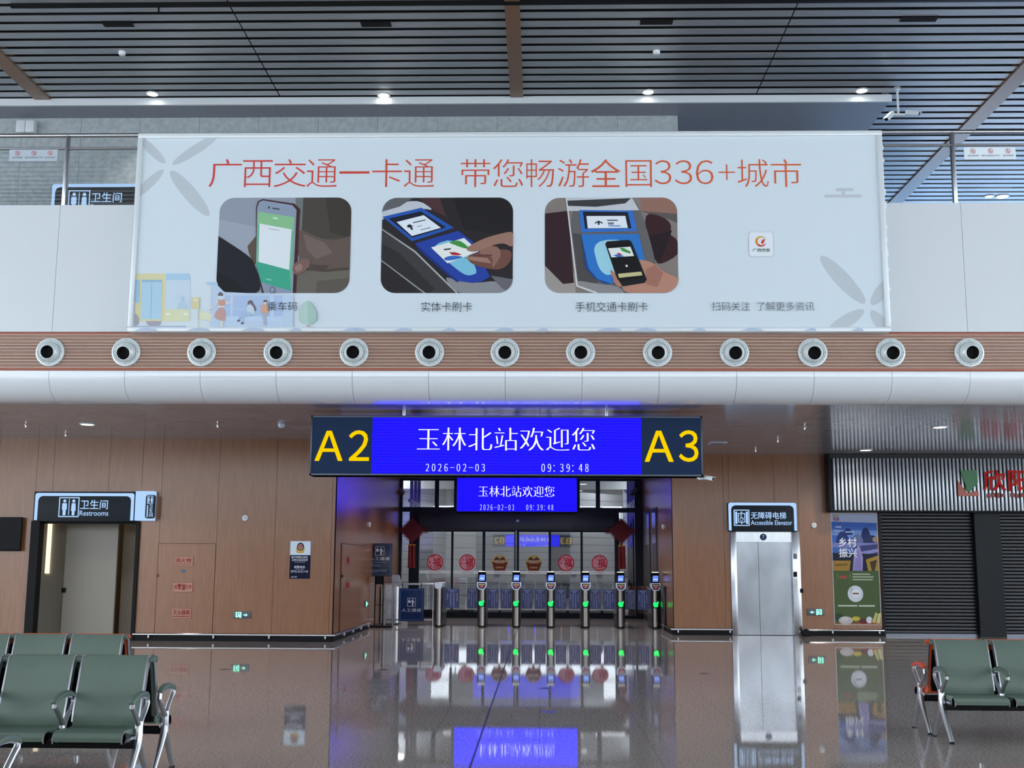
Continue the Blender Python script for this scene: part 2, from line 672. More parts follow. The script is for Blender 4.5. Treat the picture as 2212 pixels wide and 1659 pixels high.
def wood_y(b, x0, x1, y, z0, z1, step, start, thick=0.05):
    xs = sorted([x0, x1] + [start + step * k for k in range(-20, 21) if x0 + 0.05 < start + step * k < x1 - 0.05])
    for p, q in zip(xs, xs[1:]):
        b.box(p + 0.003, q - 0.003, y, y + thick, z0, z1, WOOD)
    b.box(x0, x1, y + 0.012, y + thick + 0.1, z0, z1, BROWNGAP)


def wood_x(b, y0, y1, x, z0, z1, step, start, side):
    ys = sorted([y0, y1] + [start + step * k for k in range(-20, 21) if y0 + 0.05 < start + step * k < y1 - 0.05])
    for p, q in zip(ys, ys[1:]):
        b.box(min(x, x + side * 0.05), max(x, x + side * 0.05), p + 0.003, q - 0.003, z0, z1, WOOD)
    b.box(min(x + side * 0.012, x + side * 0.15), max(x + side * 0.012, x + side * 0.15), y0, y1, z0, z1, BROWNGAP)


ox0, ox1 = W(56, 1365, Y=YL).x, W(289, 1365, Y=YL).x     # restroom opening
oz = W(180, 1126, Y=YL).z
cx0, cx1 = W(338, 1270, Y=YL).x, W(463, 1270, Y=YL).x     # fire cabinet recess
cz1 = W(400, 1174, Y=YL).z
b = MB()
st = W(601, 950, Y=YL).x
sw = 1.19
wood_y(b, -24, ox0, YL, 0.0, ZW, sw, st)
wood_y(b, ox0, ox1, YL, W(180, 1062, Y=YL).z, ZW, sw, st)
wood_y(b, ox1, cx0, YL, 0.0, ZW, sw, st)
wood_y(b, cx0, cx1, YL, cz1, ZW, sw, cx0)
b.box(cx0, cx1, YL + 0.03, YL + 0.1, 0, cz1, BROWNGAP)
wood_y(b, cx1, XL, YL, 0.0, ZW, sw, st)
struct(b, 'wall_left')
b = MB()
wood_x(b, YL + 0.05, YD, XL, 0, ZW, 1.19, 25.1, -1)
struct(b, 'wall_passage_left')
b = MB()
wood_x(b, YR + 0.05, YD, XR, 0, ZW, 1.19, 28.6, 1)
struct(b, 'wall_passage_right')
ex0, ex1 = W(1579, 1260, Y=YR).x, W(1730, 1260, Y=YR).x
ez = W(1650, 1148, Y=YR).z
sx0 = W(1793, 1050, Y=YR).x
b = MB()
wood_y(b, XR, ex0, YR, 0, ZW, 1.19, W(1671, 1050, Y=YR).x - 2.38)
struct(b, 'wall_right')
b = MB()
wood_y(b, ex0, ex1, YR, ez, ZW, 1.19, W(1671, 1050, Y=YR).x)
struct(b, 'wall_right_head')
b = MB()
wood_y(b, ex1, sx0, YR, 0, ZW, 1.19, sx0)
sxp = W(1903, 1230, Y=YR).x
wood_y(b, sx0, sxp, YR, 0, 2.9, 2, sx0)
struct(b, 'wall_right_end')

# skirtings with a crash rail
CLIP_M = M('clip_steel', (150, 152, 158), 0.3, 1.0)


def skirting(name, pts, clips):
    b = MB()
    for (xa, ya), (xb, yb) in zip(pts, pts[1:]):
        d = Vector((xb - xa, yb - ya)).normalized()
        nx, ny = d.y, -d.x                                   # towards the hall
        q = [(xa, ya), (xb, yb), (xb + nx * 0.03 + d.x * 0.0, yb + ny * 0.03), (xa + nx * 0.03, ya + ny * 0.03)]
        b.extrz(q, 0, 0.13, BLACK)
    rp = []
    for i, (x, y) in enumerate(pts):
        a = Vector(pts[i]) - Vector(pts[i - 1]) if i else Vector(pts[1]) - Vector(pts[0])
        c = Vector(pts[i + 1]) - Vector(pts[i]) if i < len(pts) - 1 else a
        a, c = a.normalized(), c.normalized()
        nn = (Vector((a.y, -a.x)) + Vector((c.y, -c.x)))
        nn = nn / max(0.6, nn.length ** 2 / 2)
        rp.append((x + nn.x * 0.06, y + nn.y * 0.06, 0.135))
    b.tube(rp, 0.024, CHROME, 10)
    for (x, y, dx, dy) in clips:
        b.box(x - 0.02, x + 0.02, y - 0.085, y, 0.05, 0.12, CLIP_M, 0.004) if dy else b.box(min(x, x + dx * 0.085), max(x, x + dx * 0.085), y - 0.02, y + 0.02, 0.05, 0.12, CLIP_M, 0.004)
    return struct(b, name)


skirting('baseboard_left', [(ox1, YL), (XL, YL), (XL, 29.3)], [(W(u, 1380, Y=YL).x, YL, 0, 1) for u in (323, 463, 583, 704)] + [(XL, y, 1, 0) for y in (25.5, 26.7, 27.9, 29.1)])
skirting('baseboard_right', [(XR, 30.0), (XR, YR), (ex0, YR)], [(XR + 0.08, YR, 0, 1), (ex0 - 0.06, YR, 0, 1)])
skirting('baseboard_shop', [(ex1, YR), (sxp, YR)], [(W(u, 1370, Y=YR).x, YR, 0, 1) for u in (1727, 1797, 1898)])

# restroom lobby behind the left opening
PART = M('greige_partition', (158, 152, 140), 0.5)
CREAM = M('cream_tile', (196, 180, 140), 0.5)
b = MB()
b.box(ox0 - 0.6, ox0 - 0.5, YL + 0.1, 27.6, 0, 3.2, PART)
b.box(ox1 + 0.5, ox1 + 0.6, YL + 0.1, 27.6, 0, 3.2, PART)
b.box(ox0 - 0.6, ox1 + 0.6, 27.5, 27.6, 0, 3.2, CREAM)
b.box(ox0 - 0.6, ox1 + 0.6, YL + 0.1, 27.6, 3.1, 3.2, WHITE)
b.box(ox0 - 0.6, ox0 + 0.30, 25.6, 25.68, 0, 3.1, PART)
xa = W(138, 1250, Y=25.2).x
xb = W(250, 1250, Y=25.2).x
b.box(xa, xb, 25.2, 25.28, 0, 3.1, PART)
DKB = M('restroom_brown', (84, 70, 54), 0.4)
b.box(W(262, 1250, Y=25.8).x, ox1 + 0.5, 25.8, 25.88, 0, 3.1, PART)
b.box(W(246, 1250, Y=26.2).x, W(266, 1250, Y=26.2).x, 26.2, 26.3, 0, 3.1, DKB)
b.box(ox0 - 0.4, ox0 + 0.9, 27.4, 27.5, 0, 1.3, DKB)
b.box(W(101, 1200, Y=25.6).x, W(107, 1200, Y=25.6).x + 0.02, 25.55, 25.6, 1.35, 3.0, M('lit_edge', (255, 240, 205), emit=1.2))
struct(b, 'wall_restroom')
lamp('restroom_lamp', 'AREA', ((ox0 + ox1) / 2 - 0.6, 26.6, 3.05), 26, (1, 0.86, 0.6), 1.2, 1.0)
b = MB()
b.box(ox0 - 0.02, ox0 + 0.16, YL - 0.06, YL + 0.18, 0, oz, BLACK)
b.box(ox1 - 0.05, ox1 + 0.02, YL - 0.06, YL + 0.18, 0, oz, BLACK)
b.box(ox0 - 0.02, ox1 + 0.02, YL + 0.1, YL + 0.18, oz - 0.05, oz + 0.1, BLACK)
struct(b, 'door_1')
b = MB()
b.box(W(142, 1270, Y=25.2).x - 0.05, W(142, 1270, Y=25.2).x + 0.01, 25.1, 25.2, 0.95, 1.05, BLACK)
struct(b, 'trim_5')

# hall envelope behind and beside the photographer
b = MB()
b.box(-24, 24, -30.2, -30, 0, 4.3, M('rear_wall_grey', (160, 156, 152), 0.5))
b.box(-24, 24, -30.2, -30, 4.3, 5.6, WHITE)
for i in range(21):
    x = -24 + i * 2.4
    b.box(x - 0.06, x + 0.06, -30.15, -29.95, 5.6, 10.7, ALUW)
b.box(-24, 24, -30.15, -29.95, 8.0, 8.12, ALUW)
struct(b, 'window_1')
for name, x in (('window_2', -24), ('window_3', 24)):
    b = MB()
    b.box(x - 0.1, x + 0.1, -30, 42, 0, 0.4, WHITE)
    for i in range(31):
        y = -30 + i * 2.4
        b.box(x - 0.08, x + 0.08, y - 0.05, y + 0.05, 0.4, 10.9, ALUW)
    b.box(x - 0.08, x + 0.08, -30, 42, 3.6, 3.7, ALUW)
    b.box(x - 0.08, x + 0.08, -30, 42, 7.0, 7.1, ALUW)
    if x > 0:
        b.face([(x, 18.5, 4.4), (x, 42, 4.4), (x, 42, 10.9), (x, 18.5, 10.9)], BLUEGLASS)
    struct(b, name)
b = MB()
b.box(-24, 6.8, 42, 42.2, 4.3, ZM + 0.3, WHITE)
b.box(6.8, 24, 42, 42.2, 4.0, 4.4, WHITE)
for i in range(9):
    x = 4 + i * 2.4
    b.box(x - 0.05, x + 0.05, 41.9, 42.1, 4.4, 10.9, ALUW)
b.box(-24, 2.7, 42, 42.2, ZM, 11, STONE)
b.face([(6.8, 42.05, 4.4), (24, 42.05, 4.4), (24, 42.05, 10.9), (6.8, 42.05, 10.9)], BLUEGLASS)
struct(b, 'window_4')

# =================================================================== AUTOMATIC DOORS AND THE HALL BEYOND
yd = YD
b = MB()
b.box(-14, 12, 50, 50.2, 0, 6.5, M('platform_wall', (186, 190, 196), 0.4))
for k in range(12):
    b.box(-14, 12, 49.985, 50, 0.5 * k + 0.3, 0.5 * k + 0.312, SEAM)
for x in (-9.5, 6.5):
    b.box(x, x + 0.55, 47.6, 49.8, 0, 6.5, M('platform_column', (196, 196, 196), 0.3))
b.box(-14, -13.8, 36.2, 50, 0, 6.5, M('platform_wall', (186, 190, 196)))
b.box(12, 12.2, 36.2, 50, 0, 6.5, M('platform_wall', (186, 190, 196)))
SLP, SLJ = M('slatted_grey', (150, 154, 160), 0.35), M('slat_joint', (70, 74, 80), 0.6)
for (xa, ya), (xb, yb2), zt in (((-2.6, 47.5), (-1.0, 44.0), 3.6), ((-1.4, 49.5), (0.4, 46.5), 4.2), ((1.2, 46.5), (4.6, 49.5), 4.6), ((3.0, 42.0), (6.5, 46.0), 5.2), ((-6.8, 44.0), (-4.0, 49.5), 5.0)):
    for k in range(int(zt / 0.3)):
        for m, za, zb, o in ((SLP, k * 0.3, k * 0.3 + 0.285, 0), (SLJ, k * 0.3 + 0.285, k * 0.3 + 0.3, 0.02)):
            b.hull([(xa, ya + o, za), (xb, yb2 + o, za), (xb, yb2 + 0.15, za), (xa, ya + 0.15, za)], [(xa, ya + o, zb), (xb, yb2 + o, zb), (xb, yb2 + 0.15, zb), (xa, ya + 0.15, zb)], m)
for x in (-4.05, 2.95):
    for y in (36.6, 37.7, 38.8):
        b.box(x - 0.05, x + 0.05, y - 0.05, y + 0.05, 0, 5.2, NAVYFR)
    b.box(x - 0.04, x + 0.04, 36.0, 38.8, 3.5, 3.6, NAVYFR)
struct(b, 'wall_beyond')
b = MB()
for k in range(26):
    ya = 36.2 + k * 0.54
    b.box(-14, 12, ya, ya + 0.5, 6.5 - 0.06 * k, 6.55 - 0.06 * k, M('platform_slat', (190, 192, 194), 0.35))
struct(b, 'ceiling_beyond')
for i, (x, y) in enumerate(((-5.5, 41), (-0.8, 43), (4.2, 41), (-3, 46.5), (3, 46.5))):
    lamp('far_hall_lamp', 'AREA', (x, y, 5.0), 95, (0.94, 0.97, 1.0), 1.6, 1.6)

DX = lambda u: W(u, 1230, Y=yd).x
DZ = lambda v: W(1115, v, Y=yd).z
ztop = ZL
zs, zd, zh = DZ(1318), DZ(1147), DZ(1105)
b = MB()
for u0, u1 in ((852, 867), (884, 905), (1328, 1338), (1372, 1388)):
    b.box(DX(u0), DX(u1), yd - 0.08, yd + 0.10, 0, zh if u0 in (884, 1328) else ztop, NAVYFR)
for u0, u1 in ((937, 946), (979, 987), (1246, 1253), (1288, 1297)):
    b.box(DX(u0), DX(u1), yd - 0.06, yd + 0.06, zh, ztop, NAVYFR)
b.box(XL, DX(852), yd - 0.05, yd + 0.05, 0, ztop, NAVYFR)
b.box(DX(1388), XR, yd - 0.05, yd + 0.05, 0, ztop, NAVYFR)
b.box(DX(852), DX(1388), yd - 0.09, yd + 0.09, zh - 0.02, zh + 0.12, NAVYFR)
b.box(DX(852), DX(1388), yd - 0.09, yd + 0.09, ztop - 0.06, ztop, NAVYFR)
b.box(DX(867), DX(1372), yd - 0.04, yd + 0.04, 0.0, 0.10, NAVYFR)
b.face([(DX(867), yd, 0.1), (DX(884), yd, 0.1), (DX(884), yd, zh), (DX(867), yd, zh)], GLASS)
b.face([(DX(1338), yd, 0.1), (DX(1372), yd, 0.1), (DX(1372), yd, zh), (DX(1338), yd, zh)], GLASS)
for u0, u1 in ((867, 937), (946, 979), (987, 1246), (1253, 1288), (1297, 1372)):
    b.face([(DX(u0), yd, zh + 0.1), (DX(u1), yd, zh + 0.1), (DX(u1), yd, ztop), (DX(u0), yd, ztop)], GLASS)
struct(b, 'window_5')
hd = thing('door_operator_beam', 'long dark sliding door operator beam above the glass doors', 'door operator', (0, yd, zd))
b = MB()
b.box(DX(905), DX(1328), yd - 0.22, yd + 0.05, zd + 0.02, zh - 0.03, M('operator_navy', (30, 34, 48), 0.35), 0.01)
b.build('beam_cover', hd)
b = MB()
b.box(DX(1115), DX(1121), yd - 0.25, yd - 0.22, DZ(1128), DZ(1123), ALUW, 0.006)
b.build('motion_sensor', hd)

def sticker(name, c):
    m = M(name, c, 0.6)
    nt = m.node_tree
    tl, mx = N(m, 'ShaderNodeBsdfTranslucent'), N(m, 'ShaderNodeMixShader')
    tl.inputs[0].default_value = lin(c)
    mx.inputs[0].default_value = 0.6
    nt.links.new(nt.nodes['Principled BSDF'].outputs[0], mx.inputs[1])
    nt.links.new(tl.outputs[0], mx.inputs[2])
    nt.links.new(mx.outputs[0], nt.nodes['Material Output'].inputs[0])
    return m


FROST = sticker('frosted_strip', (250, 251, 252))
panes = [(905, 974, 979), (979, 1042, 1048), (1048, 1111, 1116), (1121, 1185, 1190), (1190, 1254, 1259), (1259, 1328, 1330)]
posn = ['beside the left hanging knot', 'second from the left hanging knot', 'just before the centre meeting stile', 'just past the centre meeting stile', 'second from the right hanging knot', 'beside the right hanging knot']
stick = ['a round red paper-cut sticker', 'a round red paper-cut sticker', 'a brown basket sticker', 'a brown basket sticker', 'a round red paper-cut sticker', 'a round red paper-cut sticker']


FUR, FURP = sticker('red_papercut', (226, 30, 70)), sticker('pink_papercut', (240, 170, 184))
for i, (u0, u1, u2) in enumerate(panes):
    off = 0.02 if i in (0, 5) else -0.035
    y = yd + off
    d = thing('glass_door', 'glass door leaf with %s, %s' % (stick[i], posn[i]), 'door', (DX((u0 + u1) / 2), y, 0), 'sliding glass door leaves')
    b = MB()
    x0, x1 = DX(u0), DX(u1)
    fl = DX(901) if i == 0 else (x0 - 0.07 if i == 3 else x0 - 0.015)
    fr = x1 + (0.07 if i in (0, 1, 3, 4) else 0.035)
    b.box(fl, x0, y - 0.02, y + 0.02, 0.02, zd + 0.02, NAVYFR)
    b.box(x1, fr, y - 0.02, y + 0.02, 0.02, zd + 0.02, NAVYFR)
    b.box(x0, x1, y - 0.02, y + 0.02, 0.02, zs, NAVYFR)
    b.box(x0, x1, y - 0.02, y + 0.02, zd - 0.03, zd + 0.02, NAVYFR)
    b.build('door_frame', d)
    b = MB()
    b.face([(x0, y, zs), (x1, y, zs), (x1, y, zd), (x0, y, zd)], GLASS)
    b.build('glass_pane', d)
    b = MB()
    b.quad(x0, x1, DZ(1240), DZ(1233), y - 0.003, FROST)
    dash = M('grey_fine_print', (150, 154, 158), 0.6)
    for k in range(7):
        xc = (x0 + x1) / 2 + (k - 3) * 0.05
        b.quad(xc - 0.014, xc + 0.014, DZ(1237.5), DZ(1235.5), y - 0.005, dash)
    b.build('frosted_band', d)
    xc, zc = DX((u0 + u1) / 2 + (0, -1, 0, 0, 1, 2)[i]), DZ(1215.5)
    b = MB()
    if i in (2, 3):
        g, br, sk, dk = sticker('gold_print', (214, 190, 130)), sticker('basket_brown', (150, 70, 54)), sticker('skin_print', (236, 206, 176)), sticker('dark_brown_print', (84, 54, 46))
        b.face([(xc + x, y - 0.004, zc + z) for x, z in ell(0, 0.0, 0.245, 0.235)], g)
        b.face([(xc + x, y - 0.006, zc + z) for x, z in [(-0.22, 0.02), (-0.25, 0.06), (-0.16, -0.24), (0.16, -0.24), (0.25, 0.06), (0.22, 0.02), (0, -0.02)]], br)
        for s in (-1, 1):
            b.face([(xc + x, y - 0.008, zc + z) for x, z in ell(s * 0.085, 0.085, 0.078, 0.062)], dk)
            b.face([(xc + x, y - 0.010, zc + z) for x, z in ell(s * 0.085, 0.035, 0.070, 0.058)], sk)
            b.face([(xc + s * 0.085 + x, y - 0.012, zc + 0.1 + z) for x, z in ((-0.04, 0.03), (0.04, 0.03), (0, 0.085))], br)
        b.face([(xc + x, y - 0.012, zc + z) for x, z in ((-0.12, -0.12), (0.12, -0.12), (0.11, -0.17), (-0.11, -0.17))], g)
        b.build('basket_sticker', d)
    else:
        R = 0.245
        for r0, r1, m in ((0, 0.245, FURP), (0.215, 0.245, FUR)):
            n = 36
            for k in range(n):
                t0, t1 = 2 * math.pi * k / n, 2 * math.pi * (k + 1) / n
                yy = y - (0.004 if m is FURP else 0.006)
                q = [(xc + r * math.cos(t), yy, zc + r * math.sin(t)) for r, t in ((r0, t0), (r1, t0), (r1, t1), (r0, t1))]
                b.face(q if r0 else q[1:3] + [(xc, yy, zc)], m)
        random.seed(i)
        for k in range(26):
            t = random.uniform(0.2, 2 * math.pi)
            r = random.uniform(0.13, 0.2)
            b.face([(xc + r * math.cos(t) + x, y - 0.006, zc + r * math.sin(t) + z) for x, z in ell(0, 0, random.uniform(0.012, 0.03), 0.012, random.uniform(0, 3), 8)], FUR)
        b.text('福', (xc - 0.06, xc + 0.17, zc - 0.12, zc + 0.13), y - 0.008, FUR, 0.03)
        b.build('papercut_sticker', d)

# lit notice of the hall beyond seen through the door is left to the reflection; Chinese knots hang in front of the posts
KNOT = noise_color(M('knot_red', (112, 16, 34), 0.8), (78, 8, 24), (104, 14, 34), (1, 1, 1), 40)
TASS = noise_color(M('tassel_red', (132, 28, 24), 0.8), (92, 12, 18), (124, 24, 24), (60, 60, 1), 4)
GOLD = M('gold_thread', (196, 140, 50), 0.4, 0.4)
for uc, lab in ((891, 'large dark red Chinese knot with tassel hanging at the staffed passage side of the doors'), (1342, 'large dark red Chinese knot with tassel hanging beside the wall with two dark doors')):
    x, z, y = DX(uc), DZ(1147), yd - 0.27
    k = thing('chinese_knot', lab, 'decoration', (x, y, DZ(1228)), 'pair of Chinese knots by the doors')
    b = MB()
    a = 0.37
    b.prism([(x - a, z), (x, z - a), (x + a, z), (x, z + a)], y - 0.02, y + 0.02, KNOT)
    for i in range(-5, 6):
        t = i * a / 6
        b.tube([(x + t - (a - abs(t)) / 2 - 0.0, y - 0.022, z - (a - abs(t)) / 2 + 0.0), (x + t + (a - abs(t)) / 2, y - 0.022, z + (a - abs(t)) / 2)], 0.009, KNOT, 5) if i % 2 else None
    b.build('knot_body', k)
    b = MB()
    for sx in (-1, 1):
        for sz in (-1, 1):
            for i in range(6):
                t = (i + 0.7) / 6.6
                px, pz = x + sx * a * t, z + sz * a * (1 - t)
                b.tube([(px + 0.035 * math.cos(q), y, pz + 0.035 * math.sin(q)) for q in [2 * math.pi * j / 10 for j in range(11)]], 0.009, KNOT, 5)
        for r in (0.05, 0.08):
            b.tube([(x + sx * (a + 0.05) + r * 1.2 * math.cos(q), y, z + r * math.sin(q)) for q in [2 * math.pi * j / 12 for j in range(13)]], 0.009, KNOT, 5)
    b.tube([(x, y, z + a), (x, y, zh - 0.02), (x, yd - 0.085, zh - 0.02)], 0.01, KNOT, 6)
    b.tube([(x, y, z - a - 0.1), (x, y, z - a + 0.03)], 0.03, KNOT, 8)
    b.build('cord_loops', k)
    for s in (-1, 1):
        b = MB()
        b.tube([(x + s * 0.055, y, z - a - 0.06), (x + s * 0.055, y, DZ(1228))], [0.05, 0.062], TASS, 10)
        t = b.build('tassel', k)
        b = MB()
        b.tube([(x + s * 0.055, y, z - a - 0.09), (x + s * 0.055, y, z - a - 0.05)], 0.056, GOLD, 10)
        b.build('binding', t)

# =================================================================== LED BOARDS


def led_board(label, rect, y, depth, texts, ends=None, back=False, name='led_sign', loc=None, rz=0.0):
    x0, x1, z0, z1 = rect
    r = thing(name, label, 'sign', ((x0 + x1) / 2, y + depth / 2, z0))
    b = MB()
    f = 0.035 if ends else 0.02
    b.box(x0, x1, y + 0.015, y + depth - 0.015, z0, z1, NAVYFR)
    for q in ((x0, x1, z0, z0 + f), (x0, x1, z1 - f, z1), (x0, x0 + f, z0, z1), (x1 - f, x1, z0, z1)):
        b.box(q[0], q[1], y, y + depth, q[2], q[3], M('sign_rim', (70, 78, 92), 0.35, 0.5), 0.004)
    b.build('housing', r)
    a0, a1 = (x0 + f, x1 - f) if not ends else ends[0]
    b = MB()
    b.quad(a0, a1, z0 + f, z1 - f, y + 0.008, LED)
    b.build('screen', r)
    b = MB()
    for s, q, m, w in texts:
        d = (q[3] - q[2]) * (0.022 if len(s) == 7 else 0.018)
        for k, (dx, mm) in enumerate(((-d, LEDYEL if len(s) == 7 else m), (d, m), (0, m))):
            b.text(s, (q[0] + dx, q[1] + dx, q[2], q[3]), y + 0.005 - 0.001 * k, mm, w)
    b.build('lettering', r)
    if back:
        b = MB()
        b.quad(a0, a1, z0 + f, z1 - f, y + depth - 0.006, LED)
        b.build('rear_screen', r)
    if ends:
        for s, q, pr in ends[1]:
            b = MB()
            b.quad(pr[0], pr[1], z0 + f, z1 - f, y + 0.010, M('gate_navy', (14, 38, 68), 0.45, emit=0.12, spec=0.15))
            p = b.build('gate_panel', r)
            b = MB()
            b.text(s, q, y + 0.004, YELL, 0.02)
            b.build('gate_letters', p)
    return r


ym = 19.6
R_ = lambda u0, v0, u1, v1: RC(u0, v0, u1, v1, ym)
mr = R_(670, 898, 1518, 1028)
ms = R_(804, 898, 1385, 1028)
main = led_board('large blue electronic sign between gate names A2 and A3', mr, ym, 0.4,
                 [('玉林北站欢迎您', R_(902, 924, 1284, 973), LEDTXT, -0.026), ('２０２６－０２－０３', R_(920, 1002, 1047, 1018), LEDTXT2, -0.022), ('０９：３９：４８', R_(1170, 1002, 1271, 1019), LEDTXT2, -0.022)],
                 ((ms[0], ms[1]), [('Ａ', R_(681, 931, 740, 995), (mr[0] + 0.035, ms[0])), ('Ａ', R_(1393, 931, 1454, 997), (ms[1], mr[1] - 0.035))]), True)
gp = [o for o in main.children if o.name.startswith('gate_panel')]
for p, s, q in zip(gp, '２３', (R_(754, 930, 797, 995), R_(1467, 930, 1508, 997))):
    b = MB()
    b.text(s, q, ym + 0.004, YELL, 0.02)
    b.build('gate_letters', p)
for u in (873, 1310):
    x = W(u, 893, Y=ym + 0.2).x
    b = MB()
    b.tube([(x, ym + 0.2, mr[3] - 0.02), (x, ym + 0.2, ZL + 0.01)], 0.03, STEEL, 10)
    b.build('hanger_rod', main)
ys = yd - 0.36
R2 = lambda u0, v0, u1, v1: RC(u0, v0, u1, v1, ys)
led_board('smaller blue electronic sign mounted above the glass doors', R2(986, 1032, 1247, 1106), ys, 0.22,
          [('玉林北站欢迎您', R2(1034, 1050, 1197, 1073), LEDTXT, -0.026), ('２０２６－０２－０３', R2(1037, 1090, 1110, 1102), LEDTXT2, -0.022), ('０９：３９：４８', R2(1137, 1090, 1195, 1102), LEDTXT2, -0.022)])
# the same kind of board over the gates at the other end of the hall, met only in reflections
rr = (-3.9, 2.7, 3.06, 4.08)
far = led_board('blue electronic sign between gate names B2 and B3 across the hall', rr, -26.0, 0.4,
                [('玉林北站欢迎您', (-2.1, 0.9, 3.5, 3.88), LEDTXT, -0.026), ('２０２６－０２－０３', (-1.95, -0.95, 3.14, 3.26), LEDTXT2, 0), ('０９：３９：４８', (0.0, 0.8, 3.14, 3.27), LEDTXT2, 0)],
                ((-2.85, 1.65), [('B3', (-3.8, -2.9, 3.3, 3.82), (-3.865, -2.85)), ('B2', (1.75, 2.6, 3.3, 3.82), (1.65, 2.665))]))
far.rotation_euler.z = math.pi

# =================================================================== BILLBOARD
yb = 18.22
BB = lambda u, v, d=0.0: W(u, v, Y=yb - d)
corn = [(278, 717), (1922, 717), (1906, 283), (297, 290)]
x0, x1 = (BB(278, 717).x + BB(297, 290).x) / 2, (BB(1922, 717).x + BB(1906, 283).x) / 2
z0, z1 = BB(1100, 717).z, BB(1100, 286).z
bb = thing('billboard', 'wide white advertising billboard with three photos above the brown nozzle band', 'billboard', ((x0 + x1) / 2, yb, z0))
fw = 0.085
b = MB()
b.box(x0 + 0.02, x1 - 0.02, yb, YB - 0.005, z0 + 0.02, z1 - 0.02, ink((212, 223, 229)))
b.build('printed_face', bb)
b = MB()
yo = yb - 0.035
for q in ((x0, x1, z1 - fw, z1), (x0, x1, z0, z0 + 0.075), (x0, x0 + fw, z0 + 0.075, z1 - fw), (x1 - fw, x1, z0 + 0.075, z1 - fw)):
    b.box(q[0], q[1], yo, YB - 0.003, q[2], q[3], ALUW, 0.012)
b.build('frame', bb)
b = MB()
random.seed(3)
for k in range(12):
    z = z0 + 0.12 + k * 0.26 + random.uniform(0, 0.1)
    h = random.uniform(0.06, 0.16)
    b.prism([(x1 - 0.01, z), (x1 + random.uniform(0.02, 0.05), z + h * 0.3), (x1 + random.uniform(0.0, 0.03), z + h), (x1 - 0.01, z + h)], yb + 0.02, yb + 0.06, M('torn_vinyl', (230, 236, 240), 0.5))
for k in range(15):
    xa = x0 + 0.05 + k * 0.82 + random.uniform(-0.1, 0.2)
    w = random.uniform(0.2, 0.4)
    b.face([(xa, yo - 0.003, z0 + 0.012), (xa + w, yo - 0.003, z0 + 0.01), (xa + w * 0.9, yo - 0.003, z0 + 0.045), (xa + w * 0.5, yo - 0.003, z0 + 0.062), (xa + 0.1, yo - 0.003, z0 + 0.05)], M('blue_grey_patch', (176, 192, 214), 0.6))
tag(b.build('torn_vinyl', bb), kind='stuff')


def rb(u0, v0, u1, v1, d=0.004):
    return RC(u0, v0, u1, v1, yb - d)


b = MB()
chars = [('广', 452, 522), ('西', 524, 588), ('交', 592, 661), ('通', 663, 728), ('一', 733, 798), ('卡', 804, 868), ('通', 873, 938), ('带', 995, 1059), ('您', 1065, 1130), ('畅', 1137, 1197), ('游', 1205, 1272), ('全', 1276, 1341), ('国', 1351, 1408), ('３', 1414, 1450), ('３', 1458, 1495), ('６', 1503, 1541), ('＋', 1552, 1588), ('城', 1593, 1660), ('市', 1665, 1731)]
for c, u0, u1 in chars:
    if c == '带':
        b.build('headline', bb)
        b = MB()
    v0, v1 = (344, 404)
    if c == '一':
        v0, v1 = 370, 375
    elif c in '３６':
        v0, v1 = 346, 398
    elif c == '＋':
        v0, v1 = 355, 389
    elif c in '国西':
        v0, v1 = 346, 404
    b.text(c, rb(u0, v0, u1, v1), yb - 0.004, GRADTXT, -0.006 if c in '全＋' else -0.012)
b.build('headline', bb)
TXTD = ink((38, 40, 46))
for s, u0, v0, u1, v1 in (('乘车码', 578, 653, 643, 672), ('实体卡刷卡', 910, 653, 1020, 674), ('手机交通卡刷卡', 1243, 653, 1399, 674), ('扫码关注  了解更多资讯', 1537, 653, 1758, 672)):
    b = MB()
    b.text(s, rb(u0, v0, u1, v1), yb - 0.036, TXTD if u0 < 1500 else ink((88, 92, 98)), -0.008)
    b.build('caption', bb)

# faint petals
face = [(x0 + fw, z0 + 0.075), (x1 - fw, z0 + 0.075), (x1 - fw, z1 - fw), (x0 + fw, z1 - fw)]


def P2(u, v):
    p = W(u, v, Y=yb)
    return (p.x, p.z)


b = MB()
PET = ink((190, 198, 203))
zz = lambda zx, zy: (270 + zx / 3.607, 280 + zy / 3.607)
zr = lambda zx, zy: (1450 + zx / 3.606, 280 + zy / 3.606)
for f, a, c, w in ((zz, (110, 60), (312, 262), 36), (zz, (370, 272), (730, 40), 40), (zz, (300, 312), (60, 540), 38), (zz, (355, 322), (655, 672), 55), (zr, (1165, 985), (1508, 1352), 60), (zr, (1560, 1365), (1720, 1150), 48), (zr, (1500, 1405), (1200, 1600), 50), (zr, (1556, 1410), (1740, 1640), 48)):
    (ua, va), (ub, vb) = f(*a), f(*c)
    p, q = P2(ua, va), P2(ub, vb)
    L = math.hypot(q[0] - p[0], q[1] - p[1])
    e = clip(ell((p[0] + q[0]) / 2, (p[1] + q[1]) / 2, L / 2, w / 3.607 / 136, math.atan2(q[1] - p[1], q[0] - p[0]), 40), face)
    b = MB()
    b.face([(x, yb - 0.002, z) for x, z in e], PET)
    b.build('printed_petal', bb)
b = MB()
for q in ((1190, 505, 1485, 530), (1280, 455, 1420, 480), (1325, 478, 1355, 508)):
    (ua, va), (ub, vb) = zr(q[0], q[1]), zr(q[2], q[3])
    r = RC(ua, va, ub, vb, yb)
    b.face([(x, yb - 0.002 - 0.0003 * (q[0] % 7), z) for x, z in rrect(r[0], r[1], r[2], r[3], (r[3] - r[2]) * 0.45)], PET)
b.build('printed_cloud', bb)


